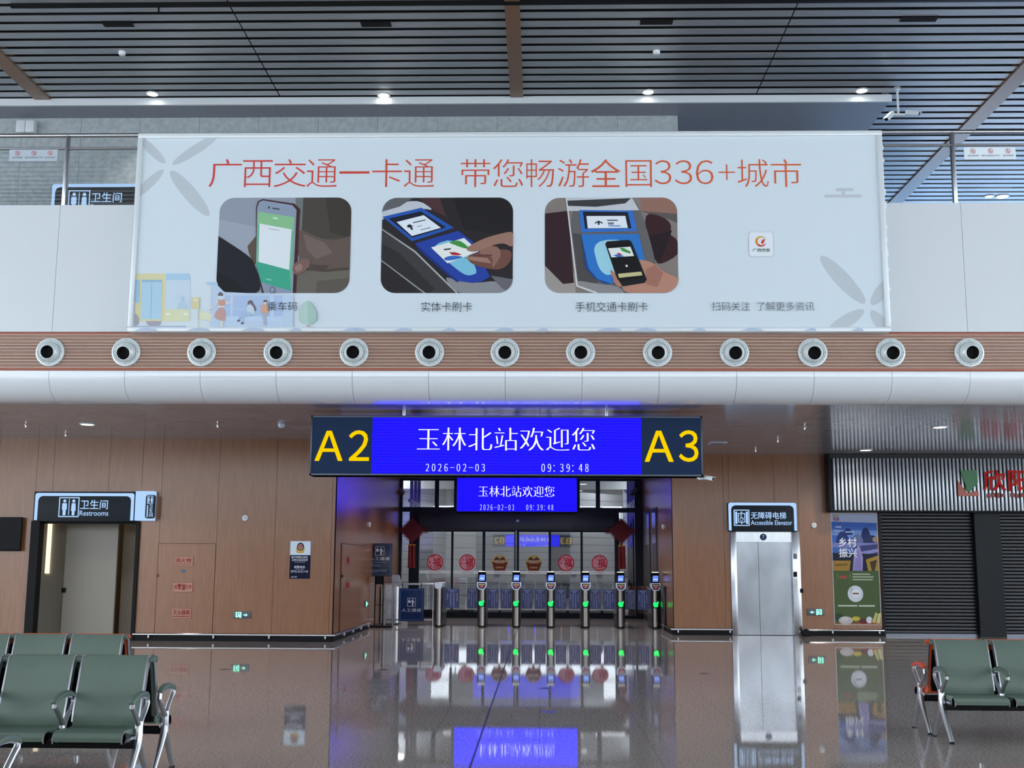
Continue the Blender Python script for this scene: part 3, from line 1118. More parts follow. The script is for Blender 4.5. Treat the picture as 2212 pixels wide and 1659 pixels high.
def chaikin(p, n=2):
    for _ in range(n):
        p = [q for i in range(len(p)) for q in ((0.75 * p[i][0] + 0.25 * p[(i + 1) % len(p)][0], 0.75 * p[i][1] + 0.25 * p[(i + 1) % len(p)][1]), (0.25 * p[i][0] + 0.75 * p[(i + 1) % len(p)][0], 0.25 * p[i][1] + 0.75 * p[(i + 1) % len(p)][1]))]
    return p


CRISP = {(66, 36, 40), (140, 152, 172), (20, 20, 22), (8, 8, 10), (34, 64, 156), (44, 116, 194), (26, 70, 140), (190, 208, 228), (192, 212, 234), (212, 218, 226), (168, 164, 172), (24, 44, 116), (214, 214, 216), (176, 178, 180)}


def soften(c, pts):
    span = max(max(p[k] for p in pts) - min(p[k] for p in pts) for k in (0, 1))
    return 6 <= len(pts) < 20 and span > 90 and c not in CRISP


def layers(name, zf, items, clip_to, d0=0.003, step=0.0006, parent=bb):
    b = MB()
    for i, (c, pts) in enumerate(items):
        q = [P2(*zf(*p)) for p in (chaikin(pts) if soften(c, pts) else pts)]
        if clip_to:
            q = clip(q, clip_to)
        if len(q) < 3:
            continue
        b.face([(x, yb - d0 - i * step, z) for x, z in q], ink(c))
    return b.build(name, parent)


def ring_pts(cx, cy, a, b_, rot=0.0):
    return ell(cx, cy, a, b_, rot, 24)


# picture 1: hand holding a phone up to a reader
r = rb(471, 427, 757, 633)
cl = rrect(r[0], r[1], r[2], r[3], 0.24, 8)
z1f = lambda x, y: (270 + x / 3.607, 280 + y / 3.607)
items = [((146, 153, 166), [(700, 500), (1800, 500), (1800, 1300), (700, 1300)]),
         ((158, 165, 178), [(730, 700), (1030, 760), (1030, 1300), (730, 1300)]),
         ((112, 118, 116), [(1330, 500), (1430, 500), (1390, 900), (1330, 900)]),
         ((74, 67, 60), [(1392, 500), (1800, 500), (1800, 1300), (1320, 1300), (1372, 900)]),
         ((62, 56, 50), [(1560, 500), (1800, 500), (1800, 860), (1600, 800)]),
         ((106, 100, 90), [(1340, 1090), (1560, 1110), (1800, 1090), (1800, 1300), (1330, 1300)]),
         ((92, 86, 78), [(1500, 1180), (1800, 1150), (1800, 1300), (1480, 1300)]),
         ((96, 80, 70), [(955, 910), (1020, 830), (1035, 1060), (1000, 1045), (965, 960)]),
         ((30, 30, 38), [(700, 815), (740, 835), (975, 990), (1010, 1040), (1090, 1300), (700, 1300)]),
         ((22, 22, 28), [(700, 1100), (860, 1180), (1000, 1300), (700, 1300)]),
         ((98, 84, 76), [(1340, 790), (1380, 783), (1420, 800), (1520, 850), (1640, 862), (1760, 830), (1800, 820), (1800, 1078), (1690, 1075), (1600, 1085), (1555, 1100), (1440, 1095), (1370, 1040), (1340, 930)]),
         ((114, 100, 92), [(1390, 815), (1560, 885), (1620, 960), (1490, 1010), (1420, 940)]),
         ((80, 66, 60), [(1450, 1050), (1600, 1060), (1555, 1098), (1440, 1095)]),
         ((66, 36, 40), [(1022, 610), (1036, 560), (1075, 542), (1320, 578), (1365, 622), (1332, 1300), (1075, 1300), (1020, 1050)]),
         ((140, 152, 172), [(1030, 612), (1046, 566), (1078, 553), (1305, 590), (1338, 628), (1306, 1300), (1092, 1300), (1022, 1052)]),
         ((110, 186, 140), [(1040, 640), (1320, 685), (1293, 1258), (1062, 1190), (1025, 1062)]),
         ((138, 192, 142), [(1040, 640), (1320, 685), (1315, 795), (1036, 742)]),
         ((64, 166, 136), [(1027, 1030), (1286, 1092), (1293, 1258), (1062, 1190), (1025, 1062)]),
         ((224, 230, 234), [(1050, 733), (1300, 780), (1280, 1095), (1042, 1032)]),
         ((186, 192, 196), [(1120, 770), (1205, 782), (1205, 790), (1120, 778)]),
         ((206, 232, 214), [(1155, 684), (1192, 690), (1192, 702), (1155, 696)]),
         ((120, 200, 170), [(1100, 1160), (1145, 1168), (1145, 1180), (1100, 1172)]),
         ((52, 50, 52), [(1150, 610), (1206, 618), (1206, 626), (1150, 618)]),
         ((40, 40, 46), ring_pts(1123, 609, 6, 9)),
         ((70, 80, 96), ring_pts(1151, 1250, 21, 25)),
         ((146, 157, 176), ring_pts(1151, 1250, 16, 20)),
         ((122, 94, 86), [(1306, 1068), (1340, 1030), (1400, 1000), (1450, 1020), (1440, 1070), (1385, 1120), (1335, 1137), (1310, 1115)]),
         ((150, 122, 114), [(1322, 1075), (1360, 1045), (1385, 1060), (1380, 1095), (1340, 1112)])]
layers('advert_photo', z1f, items, cl)
# picture 2: hand with a card on the reader
r = rb(824, 427, 1108, 633)
cl = rrect(r[0], r[1], r[2], r[3], 0.24, 8)
z2f = lambda x, y: (800 + x / 3.16, 320 + y / 3.16)
items = [((40, 36, 38), [(60, 320), (1000, 320), (1000, 1010), (60, 1010)]),
         ((74, 48, 50), [(320, 330), (470, 330), (520, 470), (440, 430)]),
         ((30, 27, 29), [(560, 330), (1000, 330), (1000, 600), (640, 560)]),
         ((192, 197, 204), [(60, 430), (310, 340), (445, 430), (350, 408), (100, 468), (60, 520)]),
         ((96, 98, 102), [(60, 350), (300, 335), (200, 400), (60, 440)]),
         ((60, 58, 60), [(60, 525), (300, 690), (600, 1010), (370, 1010), (60, 750)]),
         ((44, 42, 44), [(60, 640), (200, 720), (440, 960), (380, 1010), (60, 750)]),
         ((160, 162, 166), [(60, 752), (378, 990), (372, 995), (60, 760)]),
         ((176, 178, 180), [(70, 545), (310, 705), (620, 1010), (606, 1010), (300, 710), (70, 552)]),
         ((138, 138, 142), [(560, 890), (700, 925), (900, 900), (1000, 1010), (600, 1010), (500, 880)]),
         ((104, 102, 106), [(820, 870), (1000, 900), (1000, 1010), (900, 960)]),
         ((34, 84, 172), [(83, 470), (350, 408), (572, 545), (285, 637)]),
         ((22, 26, 44), [(125, 482), (345, 432), (518, 542), (288, 612)]),
         ((226, 233, 240), [(180, 506), (365, 459), (482, 545), (285, 601)]),
         ((30, 32, 36), [(250, 530), (268, 520), (296, 536), (282, 538), (294, 556), (280, 560), (268, 541), (256, 546)]),
         ((70, 76, 86), [(290, 508), (375, 488), (380, 494), (294, 514)]),
         ((120, 126, 136), [(318, 535), (352, 527), (354, 531), (320, 539)]),
         ((120, 126, 136), [(342, 558), (410, 541), (413, 546), (345, 563)]),
         ((34, 64, 156), [(305, 652), (600, 565), (700, 640), (818, 880), (760, 912), (700, 922), (600, 908), (540, 865)]),
         ((24, 44, 116), [(305, 652), (330, 700), (540, 880), (600, 920), (600, 908), (545, 862)]),
         ((124, 192, 216), [(398, 668), (602, 610), (742, 845), (690, 872), (640, 866), (555, 800)]),
         ((232, 235, 228), [(415, 680), (640, 615), (742, 706), (527, 787)]),
         ((66, 146, 66), [(528, 645), (570, 660), (650, 690), (672, 680), (640, 650), (600, 628)]),
         ((178, 40, 52), [(536, 712), (580, 712), (625, 728), (600, 734), (560, 732)]),
         ((52, 108, 190), [(498, 757), (530, 738), (590, 736), (645, 745), (560, 768), (515, 770)]),
         ((60, 60, 66), [(502, 690), (548, 684), (550, 694), (504, 700)]),
         ((112, 74, 64), [(650, 745), (720, 715), (890, 690), (970, 700), (960, 780), (900, 830), (830, 832), (700, 800)]),
         ((154, 116, 100), [(645, 690), (700, 655), (790, 612), (930, 575), (980, 573), (980, 690), (900, 640), (760, 700), (690, 714)]),
         ((142, 104, 90), [(735, 700), (860, 660), (900, 720), (860, 790), (830, 830), (840, 740), (760, 735)]),
         ((160, 120, 104), [(640, 752), (690, 742), (800, 752), (830, 790), (700, 770)]),
         ((94, 60, 52), [(700, 730), (830, 728), (830, 738), (705, 742)])]
layers('advert_photo', z2f, items, cl)
# picture 3: phone held over the reader
r = rb(1177, 427, 1464, 633)
cl = rrect(r[0], r[1], r[2], r[3], 0.24, 8)
items = [((132, 122, 116), [(1170, 320), (2120, 320), (2120, 1010), (1170, 1010)]),
         ((158, 150, 144), [(1170, 700), (1400, 860), (1400, 1010), (1170, 1010)]),
         ((146, 108, 94), [(1840, 320), (2120, 320), (2120, 450), (1850, 440)]),
         ((92, 84, 84), [(1840, 430), (2120, 450), (2120, 520), (1990, 470)]),
         ((50, 28, 34), [(1170, 450), (1350, 428), (1390, 920), (1315, 928), (1170, 780)]),
         ((54, 26, 32), [(1850, 440), (1990, 462), (2060, 520), (2040, 590), (2095, 620), (2120, 720), (1980, 800), (1940, 770)]),
         ((34, 20, 26), [(1900, 600), (2060, 560), (1980, 780), (1940, 760)]),
         ((100, 98, 98), [(1335, 330), (1780, 330), (1850, 430), (1950, 770), (1965, 1010), (1545, 1010), (1410, 942)]),
         ((76, 74, 74), [(1380, 580), (1450, 590), (1500, 820), (1560, 920), (1420, 930)]),
         ((140, 138, 138), [(1400, 900), (1560, 930), (1700, 940), (1750, 1010), (1545, 1010), (1412, 942)]),
         ((194, 197, 202), [(1335, 330), (1780, 330), (1835, 425), (1600, 428), (1350, 430)]),
         ((58, 58, 60), [(1338, 360), (1780, 342), (1740, 378), (1540, 402), (1345, 395)]),
         ((214, 214, 216), [(1333, 340), (1342, 340), (1416, 938), (1550, 985), (1545, 995), (1406, 945)]),
         ((48, 110, 194), [(1425, 423), (1790, 428), (1822, 567), (1440, 577)]),
         ((22, 26, 40), [(1450, 434), (1757, 438), (1782, 548), (1466, 552)]),
         ((228, 234, 240), [(1475, 465), (1740, 464), (1757, 546), (1484, 549)]),
         ((28, 30, 34), [(1528, 512), (1558, 496), (1590, 512), (1580, 517), (1565, 508), (1565, 525), (1552, 525), (1552, 508), (1538, 517)]),
         ((80, 86, 96), [(1615, 490), (1688, 490), (1688, 498), (1616, 498)]),
         ((120, 126, 136), [(1620, 508), (1662, 508), (1662, 524), (1622, 524)]),
         ((80, 130, 190), [(1624, 529), (1706, 529), (1706, 536), (1626, 536)]),
         ((44, 116, 194), [(1438, 590), (1832, 588), (1888, 830), (1862, 902), (1650, 928), (1550, 895), (1488, 822)]),
         ((26, 70, 140), [(1438, 590), (1450, 640), (1490, 822), (1550, 895), (1650, 928), (1600, 928), (1530, 890), (1470, 820)]),
         ((156, 208, 222), [(1514, 630), (1778, 625), (1802, 800), (1640, 872), (1590, 860), (1548, 800)]),
         ((182, 132, 112), [(1770, 770), (1830, 762), (1900, 772), (1955, 800), (2005, 850), (2120, 890), (2120, 1010), (1760, 1000), (1700, 945)]),
         ((160, 110, 94), [(1880, 830), (1940, 800), (2000, 850), (1960, 950), (1880, 930)]),
         ((20, 20, 22), [(1602, 655), (1616, 638), (1762, 628), (1782, 640), (1887, 898), (1872, 922), (1722, 946), (1695, 928)]),
         ((8, 8, 10), [(1616, 660), (1768, 645), (1868, 890), (1700, 910)]),
         ((228, 233, 228), [(1622, 686), (1775, 675), (1799, 738), (1646, 748)]),
         ((72, 150, 70), [(1700, 682), (1730, 684), (1780, 712), (1770, 722), (1720, 706)]),
         ((52, 108, 190), [(1655, 735), (1690, 726), (1735, 740), (1690, 746)]),
         ((178, 40, 52), [(1678, 718), (1700, 718), (1722, 730), (1700, 732)]),
         ((200, 190, 138), [(1690, 860), (1848, 845), (1856, 870), (1697, 888)]),
         ((230, 230, 230), [(1740, 800), (1754, 798), (1756, 812), (1744, 814)]),
         ((176, 124, 108), [(1638, 830), (1660, 845), (1680, 880), (1690, 915), (1665, 905), (1645, 870)]),
         ((176, 124, 108), [(1655, 880), (1690, 900), (1720, 945), (1690, 950), (1660, 915)])]
layers('advert_photo', z2f, items, cl)
# bus-stop illustration
z4 = lambda x, y: (280 + x / 5.267, 580 + y / 5.267)
YP, YP2, BL1, BL2, BL3 = (218, 212, 168), (216, 220, 182), (172, 204, 224), (186, 206, 228), (174, 194, 224)
items = [(YP, [(60, 57), (412, 57), (405, 600), (60, 600)]),
         (BL1, [(412, 57), (675, 57), (692, 78), (692, 132), (412, 132)]),
         ((200, 216, 228), [(412, 132), (690, 132), (688, 465), (405, 465)]),
         (YP2, [(403, 462), (688, 465), (685, 590), (665, 602), (395, 602)]),
         ((176, 208, 226), [(140, 130), (370, 130), (358, 578), (128, 578)]),
         ((150, 184, 208), [(140, 130), (370, 130), (369, 155), (139, 155)]),
         ((140, 170, 196), [(252, 160), (256, 160), (244, 560), (240, 560)]),
         ((160, 196, 218), [(60, 130), (118, 130), (110, 388), (60, 388)]),
         ((236, 238, 226), ring_pts(440, 520, 28, 14)), ((236, 238, 226), ring_pts(640, 520, 28, 14)),
         ((184, 206, 220), ring_pts(598, 345, 22, 32)), ((184, 206, 220), [(540, 460), (560, 395), (598, 375), (640, 395), (660, 460)]),
         ((168, 164, 172), [(190, 600), (358, 600), (345, 640), (310, 665), (245, 665), (205, 640)]),
         ((168, 164, 172), [(60, 515), (90, 530), (110, 580), (100, 630), (60, 665)]),
         ((172, 186, 210), [(60, 653), (635, 653), (652, 667), (60, 667)]),
         ((214, 206, 160), [(714, 330), (796, 328), (794, 460), (712, 460)]), ((232, 228, 202), [(728, 345), (745, 345), (745, 378), (728, 378)]), ((232, 228, 202), [(752, 345), (770, 345), (770, 378), (752, 378)]),
         ((208, 202, 164), [(784, 460), (792, 460), (788, 668), (780, 668)]),
         ((220, 222, 190), [(800, 480), (935, 520), (930, 605), (795, 575)]),
         (BL1, [(880, 158), (1000, 158), (1010, 200), (885, 188)]), ((190, 208, 228), [(942, 190), (1010, 200), (1080, 270), (1866, 305), (1862, 668), (930, 668)]),
         (BL3, [(1090, 310), (1740, 310), (1745, 545), (1095, 545)]),
         ((196, 212, 232), [(1155, 310), (1180, 310), (1172, 540), (1150, 540)]), ((196, 212, 232), [(1600, 310), (1640, 310), (1640, 540), (1605, 540)]),
         ((184, 202, 230), [(1090, 455), (1745, 455), (1745, 470), (1090, 470)]),
         ((192, 212, 234), [(1090, 548), (1720, 548), (1755, 590), (1750, 668), (1715, 668), (1710, 600), (1090, 596)]),
         ((206, 218, 230), [(1010, 305), (1080, 305), (1085, 345), (1040, 365), (1010, 345)]),
         ((112, 100, 104), [(1003, 312), (1022, 275), (1040, 268), (1065, 290), (1068, 316)]),
         ((218, 214, 208), [(1085, 340), (1120, 400), (1180, 345), (1196, 350), (1120, 420), (1090, 390)]), ((218, 214, 208), [(1012, 350), (960, 430), (890, 475), (900, 482), (970, 440), (1015, 390)]),
         ((206, 156, 140), [(1010, 342), (1030, 362), (1075, 362), (1090, 340), (1085, 435), (1015, 435)]),
         ((228, 228, 228), [(1015, 430), (1080, 430), (1082, 445), (1015, 445)]),
         ((196, 158, 150), [(1015, 445), (1080, 445), (1096, 560), (1090, 605), (1020, 590), (955, 555)]),
         ((216, 214, 206), [(1035, 600), (1070, 604), (1068, 668), (1038, 668)]),
         ((198, 214, 222), [(1335, 430), (1370, 410), (1410, 420), (1430, 530), (1410, 530), (1400, 510), (1335, 500)]),
         ((112, 96, 100), [(1345, 415), (1352, 375), (1380, 362), (1402, 375), (1410, 410), (1440, 440), (1440, 490), (1425, 485), (1420, 440), (1385, 415), (1370, 380), (1356, 420)]),
         ((170, 194, 220), [(1330, 490), (1400, 510), (1405, 540), (1300, 545), (1300, 610), (1280, 610), (1280, 530), (1255, 590), (1235, 585), (1270, 510)]),
         ((84, 82, 92), [(1220, 608), (1245, 585), (1262, 590), (1255, 606)]), ((84, 82, 92), [(1262, 636), (1288, 612), (1306, 620), (1300, 634)]),
         ((214, 168, 140), [(1495, 430), (1520, 415), (1570, 415), (1600, 500), (1540, 515), (1500, 510)]),
         ((220, 200, 186), ring_pts(1546, 395, 18, 22)), ((96, 84, 88), [(1525, 385), (1530, 365), (1568, 365), (1568, 385)]),
         ((176, 176, 188), [(1505, 515), (1560, 515), (1570, 540), (1545, 545), (1560, 655), (1535, 655), (1525, 560)]),
         ((178, 208, 196), [(1940, 560), (1950, 480), (1990, 400), (2030, 360), (2080, 410), (2125, 490), (2132, 560), (2115, 610), (2060, 638), (2000, 635), (1955, 605)]),
         ((166, 198, 186), [(2030, 360), (2080, 410), (2125, 490), (2132, 560), (2115, 610), (2060, 638), (2032, 638)]),
         ((196, 180, 168), [(2018, 640), (2045, 640), (2045, 676), (2014, 676)])]
layers('bus_stop_print', z4, items, face)
# company badge kept where the square code stands in the photograph
z5 = zr
b = MB()
r = rb(*zr(605, 798), *zr(795, 988))
b.face([(x, yb - 0.004, z) for x, z in rrect(r[0] - 0.004, r[1] + 0.004, r[2] - 0.004, r[3] + 0.004, 0.05)], ink((150, 156, 166)))
b.face([(x, yb - 0.006, z) for x, z in rrect(r[0], r[1], r[2], r[3], 0.05)], ink((226, 231, 237)))
cxp, czp = P2(*zr(697, 872))
n = 26
for k in range(n):
    t0, t1 = math.radians(35 + 300 * k / n), math.radians(35 + 300 * (k + 1) / n)
    w = lambda t: 0.006 + 0.028 * max(0, math.sin((t - math.radians(35)) / math.radians(300) * math.pi * 0.9 + 0.1))
    c = (214, 170, 44) if k < 9 else ((224, 128, 36) if k < 17 else (200, 54, 44))
    R0 = 0.088
    b.face([(cxp + rr_ * math.cos(t), yb - 0.008, czp + rr_ * math.sin(t)) for rr_, t in ((R0 - w(t0), t0), (R0, t0), (R0, t1), (R0 - w(t1), t1))], ink(c))
b.face([(cxp + x, yb - 0.009, czp + z) for x, z in ((0.0, -0.02), (0.03, 0.03), (0.075, 0.04), (0.06, 0.01), (0.045, -0.02), (0.03, -0.05))], ink((200, 54, 44)))
b.text('广西交投', rb(*zr(635, 926), *zr(770, 952)), yb - 0.008, ink((40, 104, 60)), 0.02)
b.build('company_badge', bb)

# =================================================================== AIR NOZZLES
zv = W(1091, 761.5, Y=YB).z
ordn = 'first second third fourth fifth sixth seventh eighth ninth tenth eleventh twelfth thirteenth'.split()
t0 = thing('air_nozzle', 'x', 'air nozzle', (VP[0], YB - 0.005, zv), 'air nozzles in the brown band')
NOZ = M('nozzle_white', (214, 222, 222), 0.32, 0.15)
b = MB()
b.lathe([(0.165, 0.0), (0.235, 0.0), (0.237, -0.014), (0.226, -0.03), (0.206, -0.034), (0.196, -0.026), (0.186, -0.034), (0.174, -0.03), (0.168, 0.02)], (0, 0, 0), NOZ, 'y', 48)
for k in range(44):
    t = 2 * math.pi * k / 44
    x, z = 0.2 * math.cos(t), 0.2 * math.sin(t)
    if k % 11 == 0:
        b.lathe([(0.0, -0.038), (0.009, -0.036), (0.010, -0.03)], (x, 0, z), M('nozzle_screw', (150, 120, 104), 0.4, 0.6), 'y', 8)
    else:
        b.lathe([(0.0, -0.034), (0.006, -0.033), (0.007, -0.026)], (x, 0, z), M('nozzle_slot', (150, 156, 160), 0.5), 'y', 6)
b.build('flange', t0, local=True)
b = MB()
R0, ro = 0.168, 0.110
yo = -math.sqrt(R0 ** 2 - ro ** 2)
pr = [(R0 * math.cos(a), -R0 * math.sin(a)) for a in [math.radians(-25 + k * 6) for k in range(20)] if R0 * math.cos(a) > ro + 0.004 or a < 0.5]
b.lathe(pr + [(ro + 0.002, yo - 0.006), (ro - 0.004, yo - 0.004)], (0, 0, 0), NOZ, 'y', 40)
ball = b.build('ball', t0, local=True)
b = MB()
b.lathe([(ro - 0.004, yo - 0.004), (ro - 0.006, yo + 0.06), (0.08, yo + 0.105), (0.001, yo + 0.106)], (0, 0, 0), M('nozzle_bore', (8, 8, 9), 0.9), 'y', 32)
b.build('bore', ball, local=True)
aims = [(0, 12), (-4, 26), (-3, 16), (-2, 20), (0, 14), (2, 16), (1, 16), (0, 15), (0, 18), (0, 20), (2, 20), (4, 18), (8, 14)]
for i, x in enumerate(VP):
    o = t0 if i == 0 else copy_tree(t0)
    o.location.x = x
    o['label'] = 'white round air nozzle with black mouth, %s along the brown band from the restroom end' % ordn[i]
    for c in o.children:
        if c.name.startswith('ball'):
            c.rotation_euler = (math.radians(aims[i][1] * 0.62), 0, math.radians(aims[i][0] * 0.6))

# =================================================================== UPPER BALUSTRADE
yr_ = 18.46
zr1 = W(100, 293, Y=yr_).z
zr2 = W(100, 321, Y=yr_).z
bl = thing('glass_balustrade', 'glass balustrade with steel handrail along the upper floor edge', 'balustrade', (0, yr_, zp1))
b = MB()
b.tube([(-16, yr_, zr1), (16, yr_, zr1)], 0.036, STEEL, 12)
b.build('handrail', bl)
b = MB()
b.tube([(-16, yr_, zr2), (16, yr_, zr2)], 0.026, STEEL, 10)
b.build('lower_rail', bl)
px0, px1 = W(143, 370, Y=yr_).x, W(2060, 370, Y=yr_).x
dp = (px1 - px0) / 5
for k in range(-2, 8):
    x = px0 + dp * k
    b = MB()
    b.box(x - 0.03, x + 0.03, yr_ - 0.04, yr_ + 0.04, zp1 - 0.1, zr1 - 0.01, STEEL, 0.006)
    b.build('post', bl)
    b = MB()
    b.box(x + 0.05, x + dp - 0.05, yr_ - 0.006, yr_ + 0.006, zp1 - 0.02, zr2 - 0.03, RAILGLASS)
    b.build('glass_pane', bl)
for q, m, lab in (((20, 323, 124, 348), M('notice_translucent', (178, 190, 198), 0.5), 'pale notice strip with three prohibition symbols on the balustrade glass above the restroom side'), ((2083, 318, 2194, 344), M('notice_white', (224, 234, 238), 0.5), 'white notice strip with three prohibition symbols on the balustrade glass above the shop side')):
    t = RC(*q, yr_ - 0.03)
    y = yr_ - 0.03
    o = thing('notice_strip', lab, 'notice', ((t[0] + t[1]) / 2, y, t[2]), 'notices on the balustrade')
    b = MB()
    b.box(t[0], t[1], y, y + 0.022, t[2], t[3], m)
    b.build('board', o)
    b = MB()
    pk = M('faded_red_print', (196, 116, 124), 0.6)
    gy = M('faded_grey_print', (120, 128, 136), 0.6)
    for k in range(3):
        xc, zc = t[0] + (t[1] - t[0]) * (0.17 + 0.34 * k), t[2] + (t[3] - t[2]) * 0.68
        b.lathe([(0.034, -0.002), (0.044, -0.002)], (xc, y, zc), pk, 'y', 20)
        b.tube([(xc - 0.026, y - 0.003, zc + 0.026), (xc + 0.026, y - 0.003, zc - 0.026)], 0.004, pk, 4)
        b.tube([(xc, y - 0.003, zc - 0.024), (xc, y - 0.003, zc + 0.02)], 0.008, pk, 4)
    for s, k, w in (('请勿攀爬', 0, 0.11), ('请勿倚靠护栏', 1, 0.19), ('请勿抛物', 2, 0.11)):
        xc = t[0] + (t[1] - t[0]) * (0.17 + 0.34 * k)
        b.text(s, (xc - w * 0.8, xc + w * 0.8, t[2] + 0.045, t[2] + 0.08), y - 0.003, gy)
    b.build('symbols', o)


# =================================================================== SIGNS
def person_icon(b, cx, z0, h, m, y, woman=False):
    w = h * 0.3
    b.face([(cx + x, y, z0 + h * 0.9 + z) for x, z in ell(0, 0, h * 0.1, h * 0.1, 0, 14)], m)
    if woman:
        pts = [(-0.7, 0.76), (0.7, 0.76), (0.85, 0.4), (0.72, 0.4), (0.95, 0.28), (0.5, 0.28), (0.5, 0), (-0.5, 0), (-0.5, 0.28), (-0.95, 0.28), (-0.72, 0.4), (-0.85, 0.4)]
    else:
        pts = [(-0.85, 0.76), (0.85, 0.76), (0.9, 0.36), (0.6, 0.36), (0.55, 0.0), (-0.55, 0.0), (-0.6, 0.36), (-0.9, 0.36)]
    b.face([(cx + x * w / 2 * 1.15, y, z0 + z * h) for x, z in pts], m)


def lit_sign(label, q, y, depth, icon, texts, kind, margin=0.0):
    t = RC(*q, y)
    o = thing('lit_sign', label, 'sign', ((t[0] + t[1]) / 2, y, t[2]))
    b = MB()
    b.box(t[0], t[1], y + 0.01, y + depth, t[2], t[3], SIGNBLACK, 0.006)
    b.build('housing', o)
    e = 0.045
    x0, x1, z0, z1 = t[0] + margin, t[1] - margin, t[2] + 0.02, t[3] - margin
    b = MB()
    w, r = 0.062, 0.09
    outer = [(x0, z0), (x0, z1 - 0.04), (x0 + 0.012, z1 - 0.012), (x0 + 0.04, z1), (x1 - 0.04, z1), (x1 - 0.012, z1 - 0.012), (x1, z1 - 0.04), (x1, z0)]
    inner = [(x1 - w, z0), (x1 - w, z1 - w - r), (x1 - w - r * 0.3, z1 - w - r * 0.3), (x1 - w - r, z1 - w), (x0 + w + r, z1 - w), (x0 + w + r * 0.3, z1 - w - r * 0.3), (x0 + w, z1 - w - r), (x0 + w, z0)]
    b.prism(outer + inner, y, y + 0.012, LITBLUE)
    b.build('lit_border', o)
    b = MB()
    for s, qq, wt in texts:
        b.text(s, RC(*qq, y), y - 0.002, LITBLUE, wt)
    b.build('lettering', o)
    b = MB()
    i = RC(*icon, y)
    f = 0.022
    for a in ((i[0], i[1], i[2], i[2] + f), (i[0], i[1], i[3] - f, i[3]), (i[0], i[0] + f, i[2], i[3]), (i[1] - f, i[1], i[2], i[3])):
        b.quad(*a, y - 0.002, LITBLUE)
    cx, cz, h = (i[0] + i[1]) / 2, (i[2] + i[3]) / 2, (i[3] - i[2])
    if kind == 'wc':
        person_icon(b, cx - h * 0.23, i[2] + h * 0.09, h * 0.8, LITBLUE, y - 0.002)
        person_icon(b, cx + h * 0.23, i[2] + h * 0.09, h * 0.8, LITBLUE, y - 0.002, True)
        b.quad(cx - 0.008, cx + 0.008, i[2] + h * 0.1, i[3] - h * 0.1, y - 0.002, LITBLUE)
    else:
        for s in (-1, 1):
            b.quad(cx + s * h * 0.33 - 0.025, cx + s * h * 0.33 + 0.025, i[2] + h * 0.12, i[3] - h * 0.12, y - 0.002, LITBLUE)
            b.face([(cx + x * h, y - 0.002, cz + s * z * h) for x, z in ((-0.07, 0.31), (0.07, 0.31), (0, 0.4))], LITBLUE)
        for a in ((-0.22, 0.22, 0.24, 0.29), (-0.22, 0.22, -0.29, -0.24), (-0.22, -0.17, -0.29, 0.29), (0.17, 0.22, -0.29, 0.29)):
            b.quad(cx + a[0] * h, cx + a[1] * h, cz + a[2] * h, cz + a[3] * h, y - 0.0025, LITBLUE)
        b.face([(cx - 0.03 * h + x * h, y - 0.002, cz + 0.17 * h + z * h) for x, z in ell(0, 0, 0.045, 0.045)], LITBLUE)
        b.face([(cx + x * h, y - 0.002, cz + z * h) for x, z in ((-0.06, 0.11), (0.0, 0.11), (0.0, 0.02), (0.09, 0.02), (0.12, -0.13), (0.07, -0.13), (0.05, -0.03), (-0.06, -0.03))], LITBLUE)
        b.lathe([(0.075 * h, -0.002), (0.105 * h, -0.002)], (cx - 0.01 * h, y, cz - 0.1 * h), LITBLUE, 'y', 18)
    b.build('pictogram', o)
    return o


lit_sign('lit restroom sign over the ground floor restroom doorway', (72, 1062, 292, 1126), YL - 0.16, 0.16, (127, 1074, 171, 1117), [('卫生间', (174, 1080, 233, 1100), 0.02), ('Restrooms', (172, 1103, 234, 1114), 0.012)], 'wc', 0.03)
lit_sign('lit restroom sign on the upper floor behind the balustrade glass', (111, 397, 345, 466), 21.9, 0.15, (147, 411, 194, 458), [('卫生间', (197, 416, 263, 437), 0.02), ('Restrooms', (196, 441, 264, 453), 0.012)], 'wc')
lit_sign('lit accessible elevator sign above the steel elevator doors', (1574, 1086, 1721, 1148), YR - 0.12, 0.12, (1585, 1101, 1619, 1136), [('无障碍电梯', (1622, 1106, 1698, 1121), 0.02), ('Accessible Elevator', (1622, 1124, 1711, 1134), 0.012)], 'lift')
# projecting blade sign
xa = W(292, 1095, Y=YL).x + 0.06
bs = thing('blade_sign', 'lit white blade sign sticking out of the wall beside the restroom sign', 'sign', (xa, YL - 0.2, W(300, 1126, Y=YL).z))
zA, zB = W(315, 1125, Y=YL).z, W(315, 1062, Y=YL).z
b = MB()
b.prism([(xa, zA), (xa + 0.38, zA), (xa + 0.38, zB), (xa, zB)], YL - 0.18, YL - 0.002, LITBLUE)
b.build('light_box', bs)
b = MB()
t = RC(314, 1069, 336, 1120, YL - 0.19)
b.face([(x, YL - 0.186, z) for x, z in rrect(t[0], t[1], t[2], t[3], 0.05)], SIGNBLACK)
b.build('dark_panel', bs)
b = MB()
r = RC(318, 1071, 331, 1088, YL - 0.19)
for a in ((r[0], r[1], r[2], r[2] + 0.01), (r[0], r[1], r[3] - 0.01, r[3]), (r[0], r[0] + 0.01, r[2], r[3]), (r[1] - 0.01, r[1], r[2], r[3])):
    b.quad(*a, YL - 0.19, LITBLUE)
for s, w in ((-1, False), (1, True)):
    person_icon(b, (r[0] + r[1]) / 2 + s * 0.03, r[2] + 0.015, 0.13, LITBLUE, YL - 0.19, w)
for k, c in enumerate('卫生间'):
    b.text(c, RC(322, 1090 + k * 9.4, 330, 1098 + k * 9.4, YL - 0.19), YL - 0.19, LITBLUE, 0.02)
vs = RC(317, 1091, 319.5, 1117, YL - 0.19)
